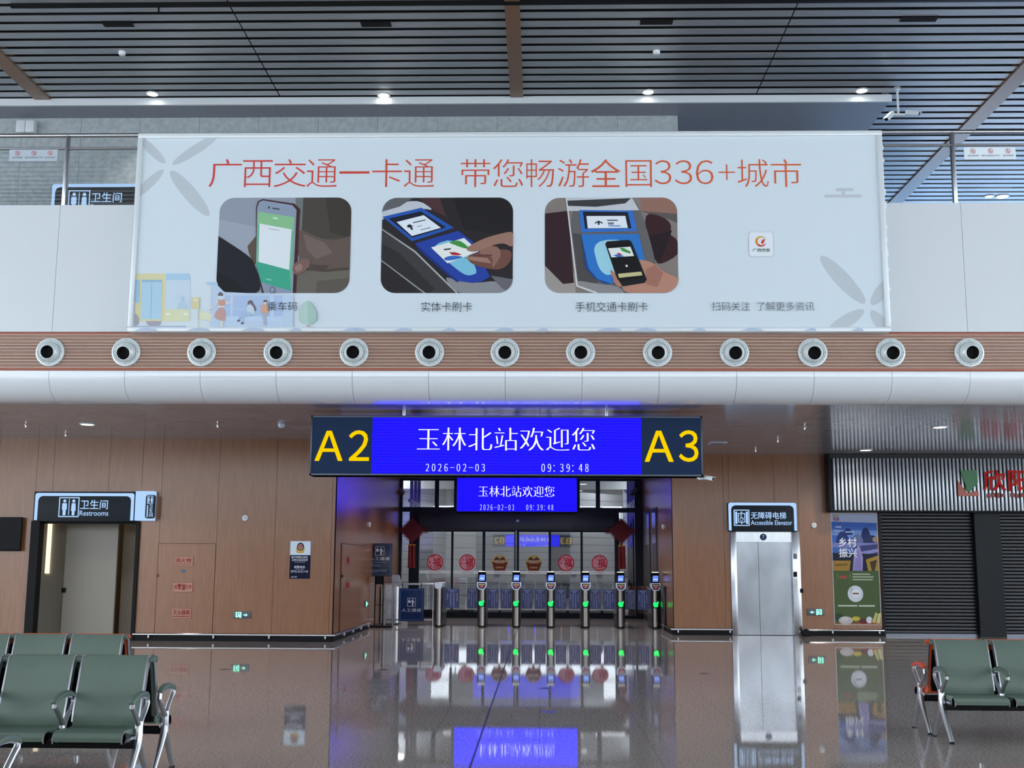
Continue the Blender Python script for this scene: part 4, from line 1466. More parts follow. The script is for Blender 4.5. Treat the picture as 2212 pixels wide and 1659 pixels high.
b.quad(*vs, YL - 0.19, LITBLUE)
b.build('lettering', bs)

# television at the wall's outer end
t = RC(-60, 1117, 46, 1190, YL - 0.12)
tv = thing('television', 'black flat television on the wood wall outside the restroom', 'television', ((t[0] + t[1]) / 2, YL - 0.06, t[2]))
b = MB()
b.box(t[0], t[1], YL - 0.12, YL - 0.07, t[2], t[3], BLACK, 0.008)
b.build('casing', tv)
b = MB()
b.quad(t[0] + 0.02, t[1] - 0.02, t[2] + 0.03, t[3] - 0.02, YL - 0.122, BLACKG)
b.build('screen', tv)
b = MB()
b.box((t[0] + t[1]) / 2 - 0.15, (t[0] + t[1]) / 2 + 0.15, YL - 0.07, YL - 0.001, (t[2] + t[3]) / 2 - 0.15, (t[2] + t[3]) / 2 + 0.15, BLACK)
b.build('wall_bracket', tv)

# fire cabinet
fc = thing('fire_cabinet', 'flush wood fire cabinet with three red lettered plates in the wall', 'fire cabinet', ((cx0 + cx1) / 2, YL, 0))
b = MB()
b.box(cx0 + 0.008, cx1 - 0.008, YL - 0.004, YL + 0.025, 0.14, cz1 - 0.008, WOOD)
b.build('cabinet_door', fc)
PLATE = M('plate_clear', (168, 120, 96), 0.3)
for s, q, sub in (('消火栓', (375, 1202, 417, 1223), 'FIRE HYDRANT'), ('火警☎119', (373, 1258, 416, 1279), ''), ('灭火器箱', (370, 1314, 413, 1336), 'FIRE EXTINGUISHER BOX')):
    t = RC(*q, YL - 0.02)
    b = MB()
    b.box(t[0], t[1], YL - 0.012, YL - 0.004, t[2], t[3], REDP)
    b.box(t[0] + 0.006, t[1] - 0.006, YL - 0.014, YL - 0.01, t[2] + 0.006, t[3] - 0.006, PLATE)
    p = b.build('name_plate', fc)
    b = MB()
    H = t[3] - t[2]
    b.text(s, (t[0] + 0.03, t[1] - 0.03, t[2] + (0.36 if sub else 0.22) * H, t[3] - 0.14 * H), YL - 0.016, REDP, 0.02)
    if sub:
        b.text(sub, (t[0] + 0.03, t[1] - 0.03, t[2] + 0.14 * H, t[2] + 0.27 * H), YL - 0.016, REDP, 0.01)
    b.build('lettering', p)
b = MB()
t = RC(391, 1231, 400, 1236, YL)
b.box(t[0], t[1], YL - 0.016, YL - 0.004, t[2], t[3], M('blue_tag', (60, 90, 120), 0.4), 0.003)
b.build('small_tag', fc)
b = MB()
p = W(338, 1243, Y=YL)
b.lathe([(0.0, -0.03), (0.03, -0.026), (0.034, -0.004)], (p.x + 0.02, YL, p.z), M('bronze', (90, 72, 50), 0.4, 0.8), 'y', 14)
b.build('lock', fc)

# flush fire cabinet on the passage side wall
fp = thing('fire_cabinet', 'flush fire cabinet door round the corner on the passage wall', 'fire cabinet', (XL, 26.9, 0))
b = MB()
b.box(XL + 0.006, XL + 0.014, 25.2, 28.4, 0.14, 2.02, WOOD)
b.box(XL + 0.006, XL + 0.013, 25.14, 25.19, 0.14, 2.04, BROWNGAP)
b.box(XL + 0.006, XL + 0.013, 25.19, 28.4, 2.02, 2.035, BROWNGAP)
b.build('cabinet_door', fp)
for ya, za, hh in ((25.75, 1.67, 0.26), (25.75, 1.12, 0.24)):
    b = MB()
    b.box(XL + 0.012, XL + 0.02, ya, ya + 0.5, za - hh / 2, za + hh / 2, M('plate_dark', (110, 84, 74), 0.35))
    b.box(XL + 0.02, XL + 0.022, ya + 0.06, ya + 0.44, za - hh / 4, za + hh / 4, REDP)
    b.build('name_plate', fp)
b = MB()
b.lathe([(0.0, 0.04), (0.03, 0.034), (0.034, 0.014)], (XL, 25.28, 1.33), BLACK, 'x', 12)
b.build('lock', fp)


def exit_sign(label, q, y, flip):
    t = RC(*q, y)
    w, h = t[1] - t[0], t[3] - t[2]
    o = thing('exit_sign', label, 'exit sign', ((t[0] + t[1]) / 2, y + 0.02, t[2]), 'low exit signs')
    b = MB()
    b.box(t[0], t[1], y, y + 0.03, t[2], t[3], M('exit_plate', (84, 86, 94), 0.4), 0.005)
    b.build('plate', o)
    b = MB()
    s = -1 if flip else 1
    c = (t[0] + t[1]) / 2
    X = lambda a: c + s * a * w
    Zf = lambda a: t[2] + a * h
    yy = y - 0.002
    for a in ((-0.34, -0.27, 0.15, 0.9), (-0.09, -0.02, 0.1, 0.9), (-0.34, -0.02, 0.82, 0.92)):
        b.quad(min(X(a[0]), X(a[1])), max(X(a[0]), X(a[1])), Zf(a[2]), Zf(a[3]), yy, EXITG)
    b.face([(X(-0.17 + x), yy, Zf(0.70 + z)) for x, z in ell(0, 0, 0.03, 0.07, 0, 10)], EXITG)
    b.face([(X(x), yy, Zf(z)) for x, z in ((-0.24, 0.6), (-0.12, 0.62), (-0.12, 0.36), (-0.09, 0.12), (-0.13, 0.12), (-0.16, 0.32), (-0.23, 0.14), (-0.26, 0.2), (-0.2, 0.42))], EXITG)
    b.face([(X(x), yy, Zf(z)) for x, z in ((0.10, 0.44), (0.22, 0.44), (0.22, 0.28), (0.34, 0.5), (0.22, 0.72), (0.22, 0.56), (0.10, 0.56))], EXITG)
    b.build('running_man_symbol', o)
    return o


exit_sign('green lit exit sign low on the wood wall beside the fire cabinet', (503, 1321, 541, 1336), YL - 0.03, False)
exit_sign('green lit exit sign low on the wood wall between elevator and poster', (1744, 1315, 1781, 1330), YR - 0.03, True)
o = thing('exit_sign', 'narrow green lit exit sign on the passage wall behind the standing notice', 'exit sign', (XL + 0.02, 28.95, 0.56), 'low exit signs')
b = MB()
b.box(XL, XL + 0.03, 28.72, 29.15, 0.54, 0.70, M('exit_plate', (84, 86, 94)), 0.005)
b.build('plate', o)
b = MB()
b.box(XL + 0.03, XL + 0.032, 28.8, 28.93, 0.56, 0.68, EXITG)
b.box(XL + 0.03, XL + 0.032, 28.98, 29.1, 0.60, 0.64, EXITG)
b.build('symbol', o)

# round wall detectors
DET = M('detector_white', (226, 228, 228), 0.4)


def detector(label, p, axis, s, name='wall_detector', group='round wall detectors'):
    o = thing(name, label, 'detector', p, group)
    b = MB()
    b.lathe([(0.0, s * 0.0), (0.062, 0.0), (0.064, s * 0.02), (0.05, s * 0.04), (0.0, s * 0.042)], p, DET, axis, 20)
    b.build('body', o)
    b = MB()
    b.lathe([(0.0, s * 0.052), (0.02, s * 0.048), (0.024, s * 0.04)], p, M('detector_grey', (170, 172, 176), 0.4), axis, 12)
    b.build('sensor', o)


p = W(530, 1119, Y=YL)
detector('white round detector on the wood wall above the police notice', (p.x, YL, p.z), 'y', -1)
p = W(1758, 1135, Y=YR)
detector('white round detector between the elevator and the shop poster', (p.x, YR, p.z), 'y', -1)
detector('white round detector on the passage wall above the standing notice', (XL, 29.16, 2.57), 'x', 1)
detector('white round detector on the passage wall beside two dark doors', (XR, 29.5, 2.55), 'x', -1)

# police notice
R3 = lambda *q: RC(*q, YL - 0.02)
pn = thing('police_notice', 'police hotline notice with gold emblem on the wood wall', 'notice', (W(648, 1250, Y=YL).x, YL - 0.01, W(648, 1250, Y=YL).z))
t = R3(626, 1169, 670, 1250)
zm = W(648, 1199, Y=YL).z
b = MB()
b.box(t[0], t[1], YL - 0.014, YL, zm, t[3], M('notice_pale', (206, 222, 228), 0.4))
b.box(t[0], t[1], YL - 0.014, YL, t[2], zm, NAVYD)
b.build('board', pn)
b = MB()
cx, cz = (t[0] + t[1]) / 2, W(648, 1183, Y=YL).z
gd = M('emblem_gold', (204, 160, 66), 0.5)
b.face([(cx + x, YL - 0.016, cz + z) for x, z in ((-0.1, 0.02), (-0.085, -0.06), (-0.075, -0.105), (-0.03, -0.115), (0.03, -0.115), (0.075, -0.105), (0.085, -0.06), (0.1, 0.02), (0.06, -0.02), (-0.06, -0.02))], gd)
b.face([(cx + x, YL - 0.018, cz + 0.02 + z) for x, z in ((-0.072, -0.02), (-0.072, 0.03), (-0.04, 0.07), (0, 0.085), (0.04, 0.07), (0.072, 0.03), (0.072, -0.02), (0.045, -0.068), (0, -0.08), (-0.045, -0.068))], BLACK)
b.face([(cx + x, YL - 0.020, cz + 0.018 + z) for x, z in ell(0, 0, 0.05, 0.055)], M('emblem_cream', (226, 206, 190), 0.5))
b.face([(cx + x, YL - 0.022, cz + 0.02 + z) for x, z in ell(0, 0, 0.042, 0.045)], M('emblem_red', (168, 40, 40), 0.5))
b.face([(cx + x, YL - 0.024, cz + 0.0 + z) for x, z in ((-0.022, 0), (0.022, 0), (0.022, 0.012), (0.01, 0.016), (0, 0.03), (-0.01, 0.016), (-0.022, 0.012))], gd)
b.build('emblem', pn)
b = MB()
for s, q in (('南宁铁路公安处', (629.5, 1201, 665, 1206)), ('玉林北站派出所', (630, 1207, 665, 1212)), ('报警电话', (635.5, 1222, 658.5, 1227.5)), ('0775-3121110', (628.5, 1232, 665, 1236.8)), ('24小时', (628.5, 1244.5, 641, 1248))):
    b.text(s, R3(*q), YL - 0.017, WTXT, 0.015)
for q in ((636, 1214, 659, 1215), (638.5, 1229, 656, 1230)):
    b.quad(*R3(*q), YL - 0.017, M('pale_fine_print', (150, 156, 176), 0.6))
b.build('lettering', pn)

# =================================================================== ELEVATOR
R4 = lambda *q: RC(*q, YR)
el = thing('elevator', 'stainless steel elevator entrance with two closed door leaves', 'elevator', ((ex0 + ex1) / 2, YR, 0))
jl, jr = W(1592, 1260, Y=YR).x, W(1713, 1260, Y=YR).x
zt = ez - 0.004
zdoor = W(1650, 1171, Y=YR).z
b = MB()
b.box(ex0 + 0.002, jl, YR - 0.04, YR + 0.15, 0, zt, STEEL, 0.006)
b.build('jamb', el)
b = MB()
b.box(jr, ex1 - 0.002, YR - 0.04, YR + 0.15, 0, zt, STEEL, 0.006)
b.build('jamb', el)
b = MB()
b.box(jl, jr, YR + 0.02, YR + 0.15, zdoor, zt, STEEL)
b.build('header', el)
xm = W(1641, 1260, Y=YR).x
for p, q in ((jl, xm - 0.004), (xm + 0.004, jr)):
    b = MB()
    b.box(p, q, YR + 0.07, YR + 0.11, 0.01, zdoor, noise_color(M('elevator_steel', (150, 152, 156), 0.22, 1.0), (140, 143, 148), (160, 163, 168), (1, 1, 0.6), 1.5, 3, bump=0.04, bscale=1.1))
    b.build('door_leaf', el)
b = MB()
b.box(ex0 + 0.01, ex1 - 0.01, YR + 0.115, YR + 0.16, 0, zt, DARK)
b.build('shaft_back', el)
b = MB()
p = W(1649, 1160, Y=YR)
b.lathe([(0.0, 0.012), (0.078, 0.012), (0.078, 0.02)], (p.x, YR, p.z), NAVY, 'y', 24)
bd = b.build('floor_badge', el)
b = MB()
b.text('7', (p.x - 0.022, p.x + 0.022, p.z - 0.04, p.z + 0.04), YR + 0.009, WTXT, 0.0)
b.build('numeral', bd)
for q, nm, m in (((1713, 1196, 1721, 1207), 'display', M('lift_display', (96, 98, 104), 0.3)), ((1713, 1235, 1721, 1246), 'call_button', BLACK), ((1714, 1250, 1722, 1266), 'sticker', M('lift_sticker', (206, 206, 204), 0.5))):
    t = R4(*q)
    b = MB()
    b.box(t[0], t[1], YR - 0.05, YR - 0.038, t[2], t[3], m, 0.003)
    b.build(nm, el)
p = W(1731, 1276, Y=YR)
b = MB()
b.box(p.x - 0.04, p.x + 0.04, YR - 0.05, YR, p.z - 0.05, p.z + 0.05, BLACK, 0.01)
tag(b.build('wall_switch'), 'small black switch box on the wood edge beside the elevator', 'switch')
p = W(1740, 1358, Y=YR - 0.15)
b = MB()
b.lathe([(0.0, -0.06), (0.07, -0.06), (0.085, -0.04), (0.085, 0.04), (0.06, 0.06), (0.0, 0.06)], (p.x, YR - 0.19, 0.085), BLACK, 'y', 18)
b.box(p.x - 0.1, p.x + 0.12, YR - 0.24, YR - 0.14, 0, 0.06, BLACK, 0.01)
tag(b.build('cable_reel'), 'small black round cable reel on the floor below the green exit sign', 'cable reel')

# =================================================================== VILLAGE POSTER
R5 = lambda *q: RC(*q, YR - 0.015)
po = thing('poster', 'tall poster with blue mountains above a green produce advert', 'poster', (W(1848, 1350, Y=YR).x, YR - 0.01, W(1848, 1350, Y=YR).z))
zf6 = lambda x, y: (1780 + x / 6.379, 1100 + y / 6.379)
xa, xb = W(1798, 1230, Y=YR).x, W(1899, 1230, Y=YR).x
za, zb = W(1848, 1350, Y=YR).z, W(1848, 1108, Y=YR).z
b = MB()
b.box(xa, xb, YR - 0.012, YR, za, zb, M('poster_edge', (206, 208, 212), 0.4))
b.build('board', po)
pc = [(xa + 0.012, za + 0.012), (xb - 0.012, za + 0.012), (xb - 0.012, zb - 0.012), (xa + 0.012, zb - 0.012)]


def PX(x, y):                                              # poster frame: 0..1 across, 0..1 down
    return (xa + (xb - xa) * x, zb + (za - zb) * y)


def pl(name, items):
    b = MB()
    for i, (c, pts) in enumerate(items):
        q = clip([PX(*p) for p in pts], pc)
        if len(q) > 2:
            b.face([(x, YR - 0.0135 - i * 0.0005, z) for x, z in q], ink(c))
    return b.build(name, po)


def hill(cx, base, w, h):
    return [(cx - w, base)] + [(cx + w * math.sin(a), base - h * math.cos(a)) for a in [math.radians(-80 + 16 * k) for k in range(11)]] + [(cx + w, base)]


pl('mountain_print', [((60, 96, 168), [(0, 0), (1, 0), (1, 0.52), (0, 0.52)]), ((150, 160, 184), [(0, 0), (1, 0), (1, 0.09), (0, 0.085)]), ((52, 86, 160), [(0, 0.08), (1, 0.09), (1, 0.13), (0, 0.12)]),
                      ((110, 140, 196), [(0, 0.15), (1, 0.16), (1, 0.24), (0, 0.2)]), ((28, 46, 100), hill(0.36, 0.2, 0.1, 0.06)), ((26, 42, 92), hill(0.74, 0.26, 0.11, 0.13)), ((30, 50, 106), hill(0.24, 0.27, 0.14, 0.1)), ((90, 100, 140), hill(0.56, 0.28, 0.13, 0.09)),
                      ((34, 44, 84), hill(0.86, 0.3, 0.2, 0.1)), ((140, 124, 100), ell(0.95, 0.24, 0.07, 0.025)), ((112, 120, 172), [(0, 0.27), (1, 0.27), (1, 0.33), (0, 0.31)]), ((54, 60, 104), [(0.5, 0.3), (1, 0.28), (1, 0.4), (0.5, 0.36)]), ((128, 130, 184), [(0.62, 0.35), (1, 0.32), (1, 0.35), (0.66, 0.38)]),
                      ((24, 28, 48), [(0, 0.36), (1, 0.37), (1, 0.52), (0, 0.52)]), ((150, 116, 48), [(0, 0.43), (0.4, 0.43), (0.36, 0.52), (0, 0.52)]), ((110, 84, 40), [(0.05, 0.46), (0.34, 0.455), (0.3, 0.475), (0.05, 0.48)]), ((156, 124, 52), [(0.72, 0.42), (1, 0.38), (1, 0.52), (0.76, 0.52)]), ((62, 54, 34), [(0.8, 0.44), (0.96, 0.42), (0.9, 0.52), (0.84, 0.52)]),
                      ((146, 136, 188), [(0.55, 0.3), (0.6, 0.3), (0.66, 0.4), (0.64, 0.52), (0.43, 0.52), (0.46, 0.4)])] +
   [((96, 88, 146), [(0.56 + 0.01 * k, 0.33), (0.563 + 0.01 * k, 0.33), (0.475 + 0.045 * k, 0.52), (0.46 + 0.045 * k, 0.52)]) for k in range(4)])
pl('produce_print', [((70, 88, 52), [(0, 0.52), (1, 0.52), (1, 1), (0, 1)]), ((196, 202, 210), ell(0.47, 0.725, 0.165, 0.073)), ((172, 182, 186), ell(0.4, 0.70, 0.05, 0.03)), ((214, 218, 226), ell(0.48, 0.72, 0.09, 0.038)), ((120, 96, 70), [(0.41, 0.715), (0.54, 0.715), (0.54, 0.73), (0.41, 0.73)]),
                     ((150, 70, 62), [(0.15, 0.562), (0.3, 0.562), (0.3, 0.59), (0.15, 0.59)]), ((60, 120, 70), [(0.06, 0.555), (0.13, 0.555), (0.13, 0.59)]), ((160, 160, 80), [(0.365, 0.545), (0.37, 0.545), (0.37, 0.6), (0.365, 0.6)])] +
   [((160, 172, 148), [(0.42, y), (0.42 + w, y), (0.42 + w, y + 0.011), (0.42, y + 0.011)]) for y, w in ((0.545, 0.38), (0.569, 0.45), (0.593, 0.43))] + [((190, 200, 180), [(0.09, 0.825), (0.5, 0.825), (0.5, 0.837), (0.09, 0.837)]), ((190, 200, 180), [(0.53, 0.825), (0.87, 0.825), (0.87, 0.837), (0.53, 0.837)]),
    ((148, 84, 58), [(0, 0.985), (1, 0.975), (1, 1), (0, 1)]), ((44, 66, 44), ell(0.1, 0.93, 0.09, 0.035)), ((178, 172, 168), ell(0.24, 0.96, 0.15, 0.036)), ((196, 188, 184), ell(0.22, 0.95, 0.08, 0.02)), ((190, 170, 60), ell(0.46, 0.945, 0.09, 0.02)), ((90, 44, 44), ell(0.62, 0.965, 0.1, 0.022)), ((200, 206, 212), ell(0.74, 0.955, 0.065, 0.03)), ((186, 96, 60), ell(0.82, 0.965, 0.04, 0.018)), ((186, 180, 110), [(0.8, 0.97), (0.88, 0.885), (0.92, 0.9), (0.86, 0.985)]), ((196, 186, 130), [(0.88, 0.985), (0.93, 0.9), (0.99, 0.89), (0.97, 0.985)])])
b = MB()
for s, q in (('乡村', (0.15, 0.225, 0.53, 0.305)), ('振兴', (0.15, 0.32, 0.53, 0.40))):
    (p0, p1), (p2, p3) = PX(q[0], q[3]), PX(q[2], q[1])
    b.text(s, (p0, p2, p1, p3), YR - 0.030, WTXT, 0.03)
cxp, czp = PX(0.13, 0.045)
for k in range(20):
    t0, t1 = math.radians(30 + 15 * k), math.radians(45 + 15 * k)
    b.face([(cxp + r * math.cos(t), YR - 0.030, czp + r * math.sin(t)) for r, t in ((0.045, t0), (0.075, t0), (0.075, t1), (0.045, t1))], ink((170, 84, 78) if k % 20 > 8 else (180, 140, 80)))
b.face([(cxp + x, YR - 0.0305, czp + z) for x, z in ell(0.02, -0.01, 0.03, 0.025)], ink((60, 100, 190)))
for x0_, x1_, y_ in ((0.09, 0.22, 0.12), (0.05, 0.2, 0.155), (0.3, 0.5, 0.165)):
    (p0, p1), (p2, p3) = PX(x0_, y_ + 0.015), PX(x1_, y_)
    b.quad(p0, p2, p1, p3, YR - 0.030, ink((150, 170, 214)))
b.build('lettering', po)

# =================================================================== SHOP FRONT
yf = YR - 0.32
zf0, zf1 = W(2000, 1103, Y=yf).z, ZL - 0.01
xs0 = W(1789, 1040, Y=yf).x
sf = thing('shop_fascia', 'black shop fascia clad with pale vertical fins and red lettering', 'shop fascia', (xs0 + 3, yf + 0.15, zf0))
b = MB()
b.box(xs0, 16, yf + 0.05, YR - 0.004, zf0 - 0.03, zf1, M('fascia_black', (16, 17, 19), 0.5))
b.box(xs0, xs0 + 0.05, yf - 0.02, yf + 0.05, zf0 - 0.03, zf1, BLACK)
b.box(xs0, 16, yf - 0.02, yf + 0.05, zf0 - 0.04, zf0 - 0.01, BLACK)
b.build('backing_panel', sf)
b = MB()
fx = xs0 + 0.12
FIN = M('fin_pale_grey', (188, 194, 200), 0.3, 0.5)
while fx < 16:
    b.box(fx, fx + 0.05, yf - 0.02, yf + 0.05, zf0, W(1900, 990, Y=yf).z, FIN, 0.006)
    fx += 0.0895
b.build('vertical_fins', sf)
R6 = lambda *q: RC(*q, yf - 0.05)
z7 = lambda x, y: (2040 + x / 12.86, 990 + y / 12.86)


def LG(b, pts, m):
    q = [W(*z7(*p), Y=yf - 0.05) for p in pts]
    b.prism([(p.x, p.z) for p in q], yf - 0.06, yf - 0.02, m)


b = MB()
LG(b, [(440, 335), (905, 320), (925, 690), (690, 950), (640, 900)], M('logo_green', (40, 112, 58), 0.35))
LG(b, [(368, 620), (640, 970), (940, 900), (960, 1050), (400, 1050), (375, 1000)], M('logo_orange', (176, 84, 60), 0.35))
b.build('logo', sf)
b = MB()
RL = M('shop_letter_red', (204, 34, 28), 0.5, spec=0.1)
for s, q in (('欣', (1085, 335, 1690, 900)), ('阳', (1775, 340, 2380, 910))):
    u0, v0 = z7(q[0], q[1])
    u1, v1 = z7(q[2], q[3])
    b.text(s, R6(u0, v0, u1, v1), yf - 0.062, RL, 0.035)
u0, v0 = z7(1190, 960)
u1, v1 = z7(2380, 1100)
tt = R6(u0, v0, u1, v1)
wd_ = (tt[1] - tt[0]) / 9
for k in range(9):
    if k != 4:
        b.box(tt[0] + k * wd_, tt[0] + (k + 0.72) * wd_, yf - 0.05, yf - 0.02, tt[2] + 0.02 * (k % 2), tt[3] - 0.02 * (k % 3 == 0), M('shop_letter_dull', (140, 62, 56), 0.5))
b.build('lettering', sf)
b = MB()
for s in range(1):
    pass
b.bm.free()
SHUT = M('shutter_grey', (40, 40, 44), 0.34, 0.2, spec=0.4)
xq = [(W(1908, 1240, Y=YR).x, W(2108, 1240, Y=YR).x, 'perforated dark roller shutter between the tall poster and the black pillar'), (W(2166, 1240, Y=YR).x, 16, 'plain dark roller shutter beyond the black pillar at the shop end')]
for i, (p, q, lab) in enumerate(xq):
    sh = thing('roller_shutter', lab, 'shutter', ((p + q) / 2, YR + 0.1, 0), 'dark shop shutters')
    b = MB()
    z = 0.06
    while z < zf0 - 0.05:
        b.extrx([(YR + 0.14, z), (YR + 0.10, z + 0.012), (YR + 0.095, z + 0.04), (YR + 0.10, z + 0.066), (YR + 0.14, z + 0.076)], p, q, SHUT)
        z += 0.08
    b.build('curtain', sh)
    b = MB()
    for xx in (p - 0.06, q):
        b.box(xx, xx + 0.06, YR + 0.04, YR + 0.16, 0, zf0, BLACK)
    b.build('guide_rails', sh)
    b = MB()
    b.box(p, q, YR + 0.08, YR + 0.15, 0, 0.06, M('shutter_foot', (96, 98, 106), 0.3, 0.6))
    b.build('bottom_bar', sh)
b = MB()
xp, xq2 = W(2109, 1240, Y=YR).x, W(2165, 1240, Y=YR).x
b.box(xp, xq2, YR - 0.06, YR + 0.6, 0, zf0, M('pillar_black', (16, 18, 22), 0.3, spec=0.12))
b.box(sxp - 0.02, W(1907, 1240, Y=YR).x, YR - 0.04, YR + 0.3, 0, zf0, M('pillar_black', (20, 22, 26)))
struct(b, 'trim_6')
b = MB()
b.box(sxp, 16.5, YR + 0.25, YR + 0.4, 0, ZL, DARK)
struct(b, 'wall_shop')

# =================================================================== TICKET GATES
GB = noise_color(M('gate_steel', (150, 148, 146), 0.34, 1.0), (118, 114, 110), (128, 124, 120), (6, 6, 0.1), 3)
FLAPM = M('flap_navy', (26, 38, 96), 0.35)
FLAPG = glass('flap_glass', 0.06, 0.9)
PALE = M('flap_text', (150, 160, 206), 0.5)
YT = M('flap_text_yellow', (170, 150, 90), 0.5)


def gate_body(root, z1):
    b = MB()
    pts = [(0.105 * math.cos(t), -0.02 - 0.105 * math.sin(t)) for t in [math.pi * k / 14 for k in range(15)]]
    pts += [(-0.105, 1.25), (0.105, 1.25)]
    b.extrz(pts, 0.04, z1, GB, True)
    b.extrz([(x * 0.9, y * 0.95 + 0.01) for x, y in pts], 0, 0.04, BLACK)
    return b.build('cabinet', root, local=True)


def flap(root, s, wd=0.29):
    b = MB()
    xa, xb = (0.115, 0.125 + wd) if s > 0 else (-0.125 - wd, -0.115)
    b.box(xa, xb, 0.50, 0.512, 0.36, 1.06, FLAPG)
    f = b.build('flap', root, local=True)
    b = MB()
    xa, xb = (0.125, 0.125 + wd) if s > 0 else (-0.125 - wd, -0.125)
    b.quad(xa, xb, 0.46, 0.96, 0.494, FLAPM)
    c = (xa + xb) / 2
    w = xb - xa
    for k in range(5):
        b.quad(c - w * 0.28 + k * w * 0.12, c - w * 0.28 + k * w * 0.12 + w * 0.075, 0.91, 0.935, 0.492, PALE)
    for k in range(2):
        b.quad(c - w * 0.1 + k * w * 0.12, c - w * 0.02 + k * w * 0.12, 0.868, 0.893, 0.492, PALE)
    for k, (h, n) in enumerate(((0.17, 6), (0.33, 12), (0.36, 13), (0.22, 8))):
        x = xa + w * (0.14 + 0.22 * k)
        for j in range(n):
            z = 0.84 - j * h / n
            b.quad(x, x + w * 0.06, z - h / n * 0.62, z, 0.492, YT if (k == 3 and s > 0) else PALE)
    b.build('notice', f, local=True)


gx = [W(u, 1355, Z=0).x for u in (1040, 1115, 1189.5, 1264, 1338.5, 1411.5)]
gl_ = ['next to the bare end post', 'second from the bare end post', 'third from the bare end post', 'third from the dark doors', 'second from the dark doors', 'next to the dark doors']
g0 = thing('ticket_gate', 'x', 'ticket gate', (gx[0], YG, 0), 'ticket gates with green lights')
gate_body(g0, 1.0)
b = MB()
hull = lambda y, k: [(-0.125 * k, y, 1.14), (0.125 * k, y, 1.14), (0.125 * k, y, 1.05), (0.07 * k, y, 0.955), (-0.07 * k, y, 0.955), (-0.125 * k, y, 1.05)]
b.hull(hull(-0.135, 1.0), hull(0.3, 0.9), M('gate_head_silver', (232, 238, 246), 0.3, 0.2))
hd_ = b.build('reader_head', g0, local=True)
b = MB()
b.face([(x * 0.8, -0.138, 1.05 + (z - 1.05) * 0.82) for x, y, z in hull(0, 1)], M('reader_navy', (40, 50, 84), 0.25))
b.quad(-0.075, 0.075, 1.06, 1.10, -0.141, M('reader_gold', (190, 160, 96), 0.35))
b.quad(-0.03, 0.03, 1.02, 1.04, -0.141, M('reader_red', (255, 60, 80), emit=0.8))
b.build('card_pad', hd_, local=True)
b = MB()
ft = [(-0.06, 1.15), (-0.02, 1.41), (0.03, 1.42), (0.06, 1.15)]
b.extrx(ft, -0.1, 0.1, BLACKG)
b.box(-0.085, 0.085, -0.022, 0.03, 1.405, 1.425, M('terminal_light', (255, 252, 226), emit=0.9))
tm = b.build('face_terminal', g0, local=True)
b = MB()
b.face([(-0.075, -0.0585, 1.18), (0.07, -0.0585, 1.18), (0.078, -0.0355, 1.33), (-0.06, -0.0355, 1.33)], M('terminal_screen', (92, 126, 214), 0.3, emit=1.0))
b.face([(-0.055, -0.053, 1.225), (0.055, -0.053, 1.225), (0.058, -0.0495, 1.25), (-0.05, -0.0495, 1.25)], M('terminal_screen_pale', (180, 200, 245), 0.3, emit=1.0))
b.build('screen', tm, local=True)
b = MB()
b.lathe([(0.0, -0.142), (0.07, -0.14), (0.078, -0.10)], (0, 0, 0.58), BLACK, 'y', 24)
li = b.build('indicator_housing', g0, local=True)
b = MB()
b.face([(x * 0.072, -0.146, 0.605 + z * 0.08) for x, z in ((-1, 0.55), (-0.3, 0.75), (0.3, 0.5), (0.62, 1.0), (0.95, 0.85), (0.8, 0.2), (0.55, -0.05), (0.8, -0.5), (0.1, -0.85), (-0.6, -0.75), (-1, -0.25))], GREENLED)
b.build('green_arrow', li, local=True)
flap(g0, -1)
flap(g0, 1)
for i, x in enumerate(gx):
    if i == 5:
        for c in list(g5src.children):
            pass
    o = g0 if i == 0 else copy_tree(g0)
    g5src = o
    o.location = (x, YG - 0.04 * i, 0)
    o['label'] = 'steel ticket gate with face screen and green light, %s' % gl_[i]
    if i == 5:                                              # no passage beyond the last one
        fl = [c for c in o.children if c.name.startswith('flap')][1]
        for c in list(fl.children):
            bpy.data.objects.remove(c)
        bpy.data.objects.remove(fl)
px = W(945, 1355, Z=0).x
ep = thing('gate_end_post', 'steel gate end post with slanted white top and no screen', 'ticket gate', (px, YG, 0))
gate_body(ep, 1.0)
b = MB()
b.hull([(-0.115, -0.13, 1.12), (0.115, -0.13, 1.12), (0.07, -0.13, 0.97), (-0.07, -0.13, 0.97)], [(-0.1, 1.2, 1.12), (0.1, 1.2, 1.12), (0.07, 1.2, 0.97), (-0.07, 1.2, 0.97)], M('post_top_white', (216, 226, 236), 0.25))
b.build('top_cap', ep, local=True)
flap(ep, 1, 0.38)

# staffed passage: railing, notice, standing sign, counter
xr0, xr1, yr0 = XL + 0.16, W(935, 1340, Y=31.3).x, 31.3
rl = thing('handrail_barrier', 'steel tube railing between the passage wall and the gate end post', 'railing', ((xr0 + xr1) / 2, yr0, 0))
zt_ = 1.07
b = MB()
b.tube([(xr0, yr0, zt_), (xr1, yr0, zt_)], 0.03, STEEL, 10)
b.build('top_rail', rl)
b = MB()
b.tube([(xr0, yr0, 0.13), (xr1, yr0, 0.13)], 0.02, STEEL, 8)
b.build('bottom_rail', rl)
for x in (xr0, W(849, 1300, Y=yr0).x, xr1):
    b = MB()
    b.tube([(x, yr0, 0), (x, yr0, zt_)], 0.026, STEEL, 10)
    b.build('post', rl)


